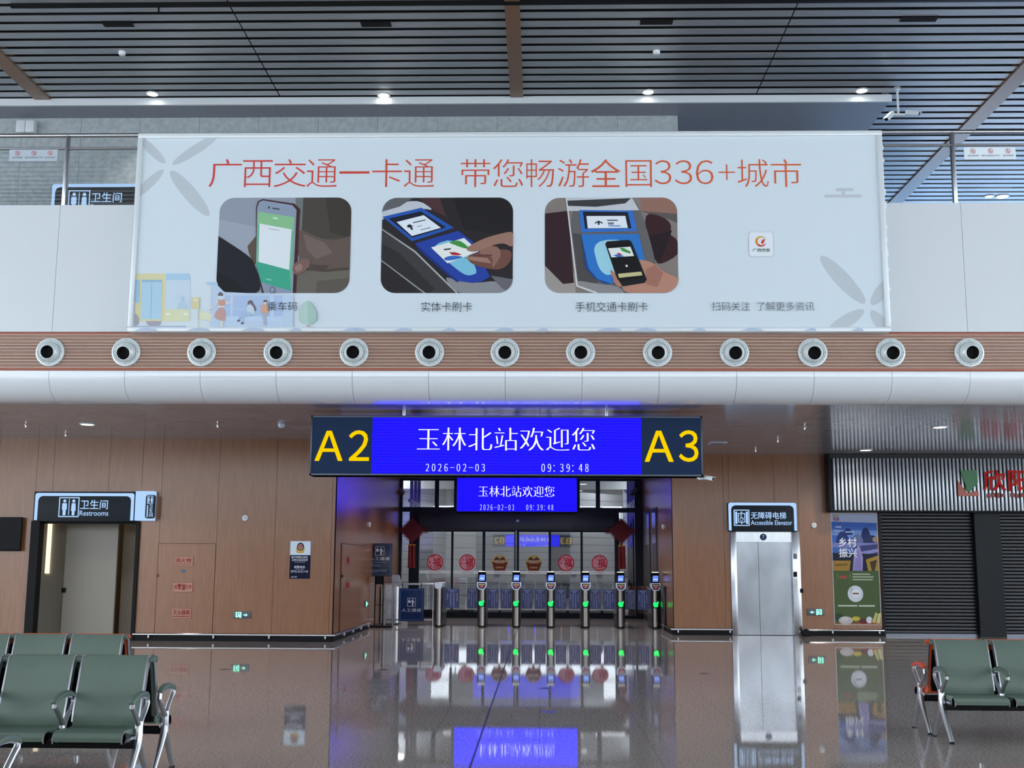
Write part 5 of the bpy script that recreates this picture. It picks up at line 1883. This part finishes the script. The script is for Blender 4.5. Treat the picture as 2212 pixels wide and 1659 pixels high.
def icon_lane(b, cx, cz, s, m, y):
    f = 0.008
    for a in ((-s, s, -s, -s + f), (-s, s, s - f, s), (-s, -s + f, -s, s), (s - f, s, -s, s)):
        b.quad(cx + a[0], cx + a[1], cz + a[2], cz + a[3], y, m)
    b.face([(cx - 0.55 * s + x, y, cz + 0.55 * s + z) for x, z in ell(0, 0, 0.13 * s, 0.13 * s, 0, 12)], m)
    b.face([(cx + x * s, y, cz + z * s) for x, z in ((-0.75, 0.38), (-0.42, 0.38), (-0.2, 0.2), (-0.05, 0.32), (-0.02, 0.22), (-0.2, 0.06), (-0.42, 0.2), (-0.38, -0.02), (-0.1, -0.04), (-0.1, -0.14), (-0.8, -0.12))], m)
    b.face([(cx + 0.3 * s + x, y, cz + 0.58 * s + z) for x, z in ell(0, 0, 0.13 * s, 0.13 * s, 0, 12)], m)
    b.face([(cx + x * s, y, cz + z * s) for x, z in ((0.1, 0.4), (0.5, 0.4), (0.55, 0.0), (0.82, -0.02), (0.82, -0.12), (0.46, -0.1), (0.42, -0.85), (0.16, -0.85), (0.14, 0.2), (-0.05, 0.36), (-0.1, 0.28))], m)


def navy_board(o, t, y, title, icon_z, text_z, s, extra):
    b = MB()
    b.box(t[0], t[1], y, y + 0.03, t[2], t[3], NAVY if not extra else M('navy_black', (20, 26, 44), 0.35), 0.004)
    bo = b.build('board', o)
    b = MB()
    y2 = y - 0.002
    f = 0.006
    i = (t[0] + 0.035, t[1] - 0.035, t[2] + 0.035, t[3] - 0.035)
    line = M('pale_blue_line', (110, 140, 176), 0.5)
    for a in ((i[0], i[1], i[2], i[2] + f), (i[0], i[1], i[3] - f, i[3]), (i[0], i[0] + f, i[2], i[3]), (i[1] - f, i[1], i[2], i[3])):
        b.quad(*a, y2, line)
    H, cx = t[3] - t[2], (t[0] + t[1]) / 2
    icon_lane(b, cx, t[2] + H * icon_z, s, WTXT, y2)
    b.text(title, (cx - 0.26, cx + 0.26, t[2] + H * (text_z - 0.05), t[2] + H * (text_z + 0.05)), y2, WTXT, -0.004)
    if extra:
        for z, a, w in ((0.415, 0, 0.88), (0.375, 0.03, 0.12), (0.34, 0, 0.52), (0.30, 0, 0.6), (0.225, 0, 0.18), (0.185, 0, 0.9), (0.15, 0, 0.88), (0.11, 0, 0.42)):
            xx = i[0] + 0.03 + a
            e = xx + (i[1] - i[0] - 0.06) * w
            while xx < e:
                b.quad(xx, min(xx + 0.017, e), t[2] + H * z, t[2] + H * z + 0.013, y2, line)
                xx += 0.023
    b.build('lettering', bo)


t = RC(862, 1271, 916, 1342, yr0 - 0.05)
ln = thing('lane_notice', 'navy staffed lane notice hung on the steel railing', 'notice', ((t[0] + t[1]) / 2, yr0 - 0.05, t[2]))
navy_board(ln, t, yr0 - 0.075, '人工通道', 0.58, 0.34, 0.11, False)
b = MB()
for x in (t[0] + 0.08, t[1] - 0.08):
    b.box(x - 0.01, x + 0.01, yr0 - 0.044, yr0 - 0.032, t[3] - 0.03, zt_ + 0.02, BLACK)
b.build('hooks', ln)
yt = 29.9
t = RC(793, 1174, 847, 1245, yt)
cx = (t[0] + t[1]) / 2
st_ = thing('standing_sign', 'black standing sign board for the staffed lane on two slim posts', 'sign', (cx, yt, 0))
navy_board(st_, t, yt, '人工通道', 0.775, 0.54, 0.115, True)
b = MB()
for x in (cx - 0.1, cx + 0.1):
    b.box(x - 0.014, x + 0.014, yt + 0.03, yt + 0.06, 0.03, t[2] + 0.3, BLACK)
b.box(cx - 0.11, cx + 0.11, yt + 0.03, yt + 0.06, t[2] - 0.2, t[2] + 0.05, BLACK)
b.box(cx - 0.1, cx + 0.1, yt + 0.035, yt + 0.055, 0.56, 0.575, BLACK)
b.build('posts', st_)
b = MB()
b.box(cx - 0.34, cx + 0.34, yt - 0.16, yt + 0.24, 0, 0.05, BLACK, 0.01)
b.build('base', st_)
sc = thing('staff_counter', 'pale grey staff gate cabinet behind the standing sign', 'counter', (cx - 0.02, 31.9, 0))
b = MB()
b.box(cx - 0.16, cx + 0.30, 31.5, 32.5, 0.02, 1.02, M('cabinet_pale', (186, 190, 192), 0.35), 0.01)
b.build('cabinet', sc)
b = MB()
b.box(cx + 0.27, cx + 0.31, 31.47, 31.5, 0.05, 0.98, M('light_strip', (235, 240, 245), emit=0.6))
b.build('light_strip', sc)
b = MB()
b.hull([(cx + 0.13, 31.6, 1.02), (cx + 0.37, 31.6, 1.02), (cx + 0.28, 31.6, 1.3), (cx + 0.1, 31.6, 1.3)], [(cx + 0.13, 31.85, 1.02), (cx + 0.37, 31.85, 1.02), (cx + 0.28, 31.85, 1.3), (cx + 0.1, 31.85, 1.3)], M('reader_grey', (150, 152, 160), 0.35))
b.build('document_reader', sc)

# two dark doors on the passage side wall
for ya, yb_, nm in ((33.0, 34.75, 'door_2'), (31.1, 32.25, 'door_3')):
    b = MB()
    b.box(XR - 0.03, XR + 0.02, ya, yb_, 0.0, 3.13, M('door_black', (16, 18, 24), 0.3))
    d = struct(b, nm)
    b = MB()
    b.box(XR - 0.036, XR - 0.03, ya + 0.14, yb_ - 0.12, 2.18, 3.02, M('door_pane', (120, 126, 136), 0.12))
    b.build('upper_pane', d)
b = MB()
b.box(XR - 0.06, XR - 0.005, 29.2, 30.0, 0.0, 1.08, M('guard_dark', (26, 28, 32), 0.3), 0.01)
tag(b.build('barrier_cabinet'), 'dark low cabinet between the last gate and the passage wall', 'cabinet')

# cameras


def bullet_camera(root, p, aim, L=0.2, r=0.045, m=ALUW):
    p, a = Vector(p), Vector(aim).normalized()
    b = MB()
    side = a.cross(Vector((0, 0, 1))).normalized()
    up = side.cross(a)
    q = lambda o, s, u: o + side * s + up * u
    e = p + a * L
    b.hull([q(p, -r, -r), q(p, r, -r), q(p, r, r), q(p, -r, r)], [q(e, -r, -r), q(e, r, -r), q(e, r, r), q(e, -r, r)], m)
    e2 = p + a * (L + 0.04)
    b.hull([q(p, -r * 1.15, r), q(p, r * 1.15, r), q(p, r * 1.15, r * 1.25), q(p, -r * 1.15, r * 1.25)], [q(e2, -r * 1.15, r), q(e2, r * 1.15, r), q(e2, r * 1.15, r * 1.25), q(e2, -r * 1.15, r * 1.25)], m)
    bd = b.build('camera_body', root)
    b = MB()
    b.hull([q(e, -r * .8, -r * .8), q(e, r * .8, -r * .8), q(e, r * .8, r * .8), q(e, -r * .8, r * .8)], [q(e + a * .01, -r * .7, -r * .7), q(e + a * .01, r * .7, -r * .7), q(e + a * .01, r * .7, r * .7), q(e + a * .01, -r * .7, r * .7)], BLACKG)
    b.build('lens_window', bd)


p = W(1938, 193, Z=ZC)
zc = W(1938, 247, Y=p.y).z
cc = thing('twin_security_camera', 'pair of white security cameras on one pole under the slatted ceiling', 'security camera', (p.x, p.y, zc))
b = MB()
b.tube([(p.x, p.y, ZC + 0.1), (p.x, p.y, zc)], 0.022, ALUW, 8)
b.tube([(p.x - 0.12, p.y, zc), (p.x + 0.14, p.y, zc - 0.01)], 0.03, ALUW, 8)
b.lathe([(0.0, 0.05), (0.06, 0.05), (0.06, 0.0), (0.02, -0.03)], (p.x, p.y, ZC), ALUW, 'z', 14)
b.build('pole', cc)
bullet_camera(cc, (p.x - 0.11, p.y - 0.02, zc + 0.02), (-0.8, -0.6, -0.85), 0.27, 0.036)
bullet_camera(cc, (p.x + 0.13, p.y - 0.02, zc + 0.02), (1.0, -0.5, -0.3), 0.25, 0.036)
p = W(1518, 1022, Y=ym + 0.1)
c1 = thing('security_camera', 'white security camera below the A3 end of the large sign', 'security camera', (p.x, ym + 0.2, p.z))
b = MB()
b.tube([(mr[1] - 0.06, ym + 0.2, mr[2] - 0.03), (mr[1] - 0.06, ym + 0.2, mr[2] - 0.001)], 0.03, ALUW, 8)
b.tube([(mr[1] - 0.06, ym + 0.2, mr[2] - 0.022), (mr[1] + 0.05, ym + 0.2, mr[2] - 0.02)], 0.02, ALUW, 8)
b.build('bracket', c1)
bullet_camera(c1, (mr[1] + 0.05, ym + 0.2, mr[2] - 0.0), (0.9, -0.35, -0.2), 0.14, 0.03)
for u, s, lab in ((864, 1, 'small grey security camera high on the door frame at the staffed lane'), (1374, -1, 'small grey security camera high on the door frame by the dark doors')):
    p = W(u, 1062, Y=yd - 0.1)
    c = thing('security_camera', lab, 'security camera', (p.x, yd - 0.1, p.z), 'cameras on the door frame')
    b = MB()
    b.tube([(p.x - s * 0.04, yd - 0.09, p.z + 0.08), (p.x, yd - 0.16, p.z + 0.06)], 0.03, M('camera_grey', (120, 124, 132), 0.4), 8)
    b.build('bracket', c)
    bullet_camera(c, (p.x, yd - 0.18, p.z + 0.06), (s * 0.5, -0.6, -0.6), 0.22, 0.045, M('camera_grey', (120, 124, 132)))

# =================================================================== LAMPS AND CEILING FITTINGS


def downlight(label, p, r, power, group, col=(1, 0.97, 0.93), ang=1.9):
    o = thing('downlight', label, 'downlight', (p[0], p[1], p[2]), group)
    b = MB()
    b.lathe([(r, 0.02), (r + 0.03, 0.0), (r + 0.028, -0.012), (r, -0.014), (r - 0.01, 0.01)], p, WHITE, 'z', 28)
    b.build('ring', o)
    b = MB()
    b.disc((p[0], p[1], p[2] - 0.004), r, LIGHTW, 'z', 28)
    b.build('lamp_face', o)
    lamp('downlight_lamp', 'SPOT', (p[0], p[1], p[2] - 0.03), power, col, r, angle=ang, blend=0.5)


for u, v, w in ((330, 203, 'nearest the white box lamp corner'), (829, 206, 'above the headline start'), (1400, 199, 'just past the central brown beam'), (1861, 196, 'beside the twin cameras')):
    p = W(u, v, Z=ZC)
    downlight('bright round downlight at the slatted ceiling edge, %s' % w, (p.x, p.y - 0.02, ZC - 0.002), 0.10, 160, 'downlights along the slatted ceiling edge')
for u, v, w in ((189, 916, 'over the restroom wall'), (2030, 922, 'nearer the hall in front of the shop'), (1870, 972, 'close to the shop fascia fins')):
    p = W(u, v, Z=ZL)
    downlight('round downlight in the low glossy ceiling, %s' % w, (p.x, p.y, ZL - 0.002), 0.12, 150, 'downlights in the low ceiling', (1, 0.93, 0.84), 2.3)
for u, v, w in ((2137, 424, 'smaller'), (2165, 424, 'larger')):
    p = W(u, v, Z=ZC)
    downlight('%s of two far downlights seen through the balustrade glass' % w, (p.x, p.y, ZC - 0.002), 0.10 if w == 'smaller' else 0.14, 120, 'far pair of ceiling downlights')
for u, v, lab in ((608, 916, 'white smoke detector in the low ceiling near the A2 end of the sign'),):
    p = W(u, v, Z=ZL)
    detector(lab, (p.x, p.y, ZL), 'z', -1.6, 'smoke_detector', 'smoke detectors')
for u, v, lab in ((264, 112, 'small white smoke detector in the slatted ceiling at the restroom side'), (1418, 110, 'white smoke detector in the slatted ceiling past the central brown beam')):
    p = W(u, v, Z=ZC)
    detector(lab, (p.x, p.y, ZC), 'z', -1.6, 'smoke_detector', 'smoke detectors')
for (u0, v0, u1, v1), lab in (((218, 46, 290, 56), 'black linear diffuser recessed in the ceiling slats at the restroom side'), ((778, 46, 846, 56), 'black linear diffuser in the slats just before the central brown beam'), ((1384, 41, 1452, 51), 'black linear diffuser in the slats just past the central brown beam'), ((1949, 36, 2021, 45), 'black linear diffuser in the slats above the twin cameras')):
    a, c = W(u0, v0, Z=ZC), W(u1, v1, Z=ZC)
    b = MB()
    b.box(a.x, c.x, a.y - 0.01, c.y + 0.01, ZC - 0.015, ZC + 0.05, BLACK)
    for k in range(3):
        yy = a.y + (c.y - a.y) * (k + 0.6) / 3.4
        b.box(a.x + 0.02, c.x - 0.02, yy, yy + 0.01, ZC - 0.02, ZC - 0.014, DARK)
    tag(b.build('linear_diffuser'), lab, 'air diffuser', 'black diffusers in the slatted ceiling')
a = W(24, 9, Z=ZC)
b = MB()
b.box(a.x, 16, a.y - 0.035, a.y + 0.035, ZC - 0.06, ZC + 0.02, BLACK)
p = W(348, 13, Z=ZC)
b.box(p.x - 0.012, p.x + 0.012, a.y - 0.01, a.y + 0.01, ZC - 0.16, ZC - 0.06, BLACK)
tag(b.build('ceiling_track'), 'long black track running across the ceiling slats near the upper picture edge', 'track')
a, c = W(1535, 955, Z=ZL), W(1562, 942, Z=ZL)
vg = thing('ceiling_vent', 'small pale square vent in the low ceiling beyond the A3 sign end', 'vent', (a.x + 0.15, a.y + 0.2, ZL))
b = MB()
b.box(a.x, a.x + 0.36, a.y, a.y + 0.45, ZL - 0.012, ZL + 0.01, WHITE, 0.004)
b.build('frame', vg)
b = MB()
for k in range(5):
    b.box(a.x + 0.03, a.x + 0.33, a.y + 0.05 + k * 0.08, a.y + 0.09 + k * 0.08, ZL - 0.016, ZL - 0.01, SEAM)
b.build('louvres', vg)
for (u, v), lab in (((56, 917), 'small sprinkler head in the low ceiling outside the restroom lamp'), ((142, 937), 'small sprinkler head in the low ceiling close above the restroom wall'), ((470, 917), 'small sprinkler head in the low ceiling before the smoke detector'), ((1738, 922), 'small sprinkler head in the low ceiling towards the shop'), ((1680, 950), 'small sprinkler head in the low ceiling above the elevator'), ((1632, 971), 'small sprinkler head in the low ceiling nearest the elevator wall')):
    p = W(u, v, Z=ZL)
    b = MB()
    b.lathe([(0.035, 0.002), (0.03, -0.012), (0.012, -0.016), (0.010, -0.05), (0.024, -0.056), (0.024, -0.06), (0.0, -0.06)], (p.x, p.y, ZL), CHROME, 'z', 14)
    tag(b.build('sprinkler'), lab, 'sprinkler', 'sprinklers in the low ceiling')
t = RC(38, 263, 77, 288, 21.98)
em = thing('box_lamp', 'white twin box lamp on the grey stone wall above the balustrade', 'lamp', ((t[0] + t[1]) / 2, 22.0, t[2]))
xm = (t[0] + t[1]) / 2
for p, q in ((t[0], xm - 0.004), (xm + 0.004, t[1])):
    b = MB()
    b.box(p, q, 21.9, 22.05, t[2], t[3], WHITE, 0.008)
    b.build('lamp_half', em)

# floor outlets
for (u, v), lab in (((485, 1446), 'round steel floor outlet in front of the fire cabinet wall'), ((827, 1447), 'round steel floor outlet in front of the standing sign'), ((1522, 1455), 'round steel floor outlet in front of the elevator wall'), ((1178, 1487), 'round steel floor outlet by the dark floor joint, the one nearer the gates'), ((1185, 1538), 'round steel floor outlet by the dark floor joint, the one farther from the gates')):
    p = W(u, v, Z=0)
    o = thing('floor_outlet', lab, 'floor outlet', (p.x, p.y, 0), 'floor outlets')
    b = MB()
    b.lathe([(0.085, 0.0), (0.088, 0.003), (0.06, 0.004), (0.058, 0.002)], (p.x, p.y, 0.0), STEEL, 'z', 24)
    b.build('ring', o)
    b = MB()
    b.disc((p.x, p.y, 0.0025), 0.059, M('outlet_dark', (60, 60, 62), 0.4), 'z', 24)
    b.build('cover', o)

# =================================================================== WAITING BENCHES
PW = 0.556


def bench(label, n, pu, group, ends=(True, True)):
    """row of n seats along +x from 0, people face -y, the backs meet another row at y=0"""
    o = thing('waiting_bench', label, 'bench', (0, 0, 0), group)
    for k in range(n):
        xa, xb = 0.035 + k * PW, 0.035 + k * PW + 0.49
        prof = [(-0.19, 0.415), (-0.28, 0.408), (-0.40, 0.415), (-0.50, 0.418), (-0.545, 0.405), (-0.56, 0.375), (-0.55, 0.345), (-0.52, 0.34), (-0.49, 0.365), (-0.40, 0.372), (-0.28, 0.368), (-0.19, 0.378)]
        b = MB()
        b.extrx(prof, xa, xb, pu, True)
        b.build('seat', o, local=True)
        for xx in (xa - 0.004, xb - 0.004):
            b = MB()
            b.extrx([(y, z - 0.012) for y, z in prof[3:9]] + [(-0.30, 0.362), (-0.30, 0.335), (-0.42, 0.33), (-0.49, 0.335)], xx, xx + 0.012, ALU)
            b.build('seat_bracket', o, local=True)
        bk = [(-0.20, 0.395), (-0.215, 0.44), (-0.20, 0.52), (-0.175, 0.60), (-0.145, 0.70), (-0.115, 0.80), (-0.095, 0.86), (-0.072, 0.895), (-0.045, 0.90), (-0.028, 0.885), (-0.03, 0.86), (-0.055, 0.85), (-0.075, 0.80), (-0.105, 0.70), (-0.135, 0.60), (-0.16, 0.52), (-0.175, 0.44), (-0.165, 0.395)]
        b = MB()
        b.extrx(bk, xa, xb, pu, True)
        b.build('backrest', o, local=True)
        for xx in (xa - 0.008, xb - 0.004):
            b = MB()
            b.extrx([(y - 0.003, z) for y, z in bk[1:7]] + [(-0.075, 0.899), (-0.045, 0.904), (-0.024, 0.887), (-0.028, 0.858)] + [(y + 0.003, z) for y, z in bk[11:17]], xx, xx + 0.012, ALU)
            b.build('back_edge', o, local=True)
        b = MB()
        b.extrx([(-0.125, 0.44), (-0.155, 0.44), (-0.12, 0.6), (-0.06, 0.80), (-0.05, 0.80), (-0.10, 0.6)], xa + 0.02, xb - 0.02, BLACK)
        b.build('back_shell', o, local=True)
    b = MB()
    L = n * PW + 0.01
    b.box(-0.008, L, -0.40, -0.33, 0.28, 0.335, BLACK, 0.006)
    b.box(0.03, L - 0.06, -0.14, -0.11, 0.40, 0.44, BLACK)
    b.build('beam', o, local=True)
    b = MB()
    b.tube([(0.0, -0.045, 0.872), (L, -0.045, 0.872)], 0.022, pu, 8)
    b.build('top_tube', o, local=True)
    for k in range(n + 1):
        x = k * PW + (0.0025 if k else 0.0)
        end = k in (0, n)
        b = MB()
        b.tube([(x, -0.315, 0.44), (x, -0.36, 0.49), (x, -0.42, 0.54), (x, -0.465, 0.575), (x, -0.47, 0.60), (x, -0.44, 0.615), (x, -0.36, 0.628), (x, -0.27, 0.632), (x, -0.19, 0.622), (x, -0.145, 0.60), (x, -0.14, 0.57), (x, -0.18, 0.52), (x, -0.245, 0.47), (x, -0.30, 0.42), (x, -0.305, 0.30)], [0.02, 0.018, 0.018, 0.019, 0.018, 0.015, 0.014, 0.014, 0.015, 0.017, 0.018, 0.018, 0.019, 0.026, 0.026], ALU, 10)
        a = b.build('armrest', o, local=True)
        b = MB()
        b.tube([(x, -0.485, 0.598), (x, -0.455, 0.622), (x, -0.36, 0.643), (x, -0.27, 0.648), (x, -0.19, 0.637), (x, -0.145, 0.615)], [0.016, 0.022, 0.023, 0.023, 0.022, 0.016], pu, 10, flat=1.25)
        b.build('arm_pad', a, local=True)
        if end:
            b = MB()
            b.tube([(x, -0.30, 0.46), (x, -0.30, 0.36), (x, -0.335, 0.28), (x, -0.42, 0.16), (x, -0.50, 0.05), (x, -0.525, 0.012)], [0.028, 0.030, 0.030, 0.024, 0.020, 0.018], ALU, 10)
            b.tube([(x, -0.53, 0.0), (x, -0.53, 0.014)], 0.024, BLACK, 10)
            b.build('leg', o, local=True)
            b = MB()
            b.tube([(x, -0.30, 0.36), (x, -0.27, 0.28), (x, -0.20, 0.19), (x, -0.10, 0.07), (x, -0.065, 0.012)], [0.026, 0.026, 0.022, 0.018, 0.016], ALU, 10)
            b.tube([(x, -0.062, 0.0), (x, -0.062, 0.014)], 0.022, BLACK, 10)
            b.build('leg', o, local=True)
    return o


def place(o, x, y, away):
    o.location = (x, y, 0)
    o.rotation_euler = (0, 0, math.pi if away else 0)


def twin(src, label):
    o = copy_tree(src)
    o['label'] = label
    return o


G = 'double waiting benches'
gb = bench('green waiting bench facing the camera in the nearer pair below the restroom wall', 4, GREENPU, G)
place(gb, -2.897 - 4 * PW, 8.88, False)
o = twin(gb, 'green waiting bench facing the gates, back to back with the nearer camera-facing green one')
place(o, -2.897, 8.88, True)
o = twin(gb, 'green waiting bench with only one green padded armrest showing at the bottom corner')
place(o, -2.897, 6.12, True)
o = twin(gb, 'green waiting bench of the farther pair below the restroom doorway, orange row behind it')
place(o, -4.03 - 4 * PW, 11.5, False)
ob = bench('orange waiting bench facing away behind the farther green bench by the restroom', 4, ORANGEPU, G)
place(ob, -4.03, 11.5, True)
o = twin(gb, 'green waiting bench in front of the shop shutters, orange row behind it')
place(o, 3.75, 11.52, False)
o = twin(ob, 'orange waiting bench facing away behind the green bench before the shop shutters')
place(o, 3.75 + 4 * PW, 11.52, True)
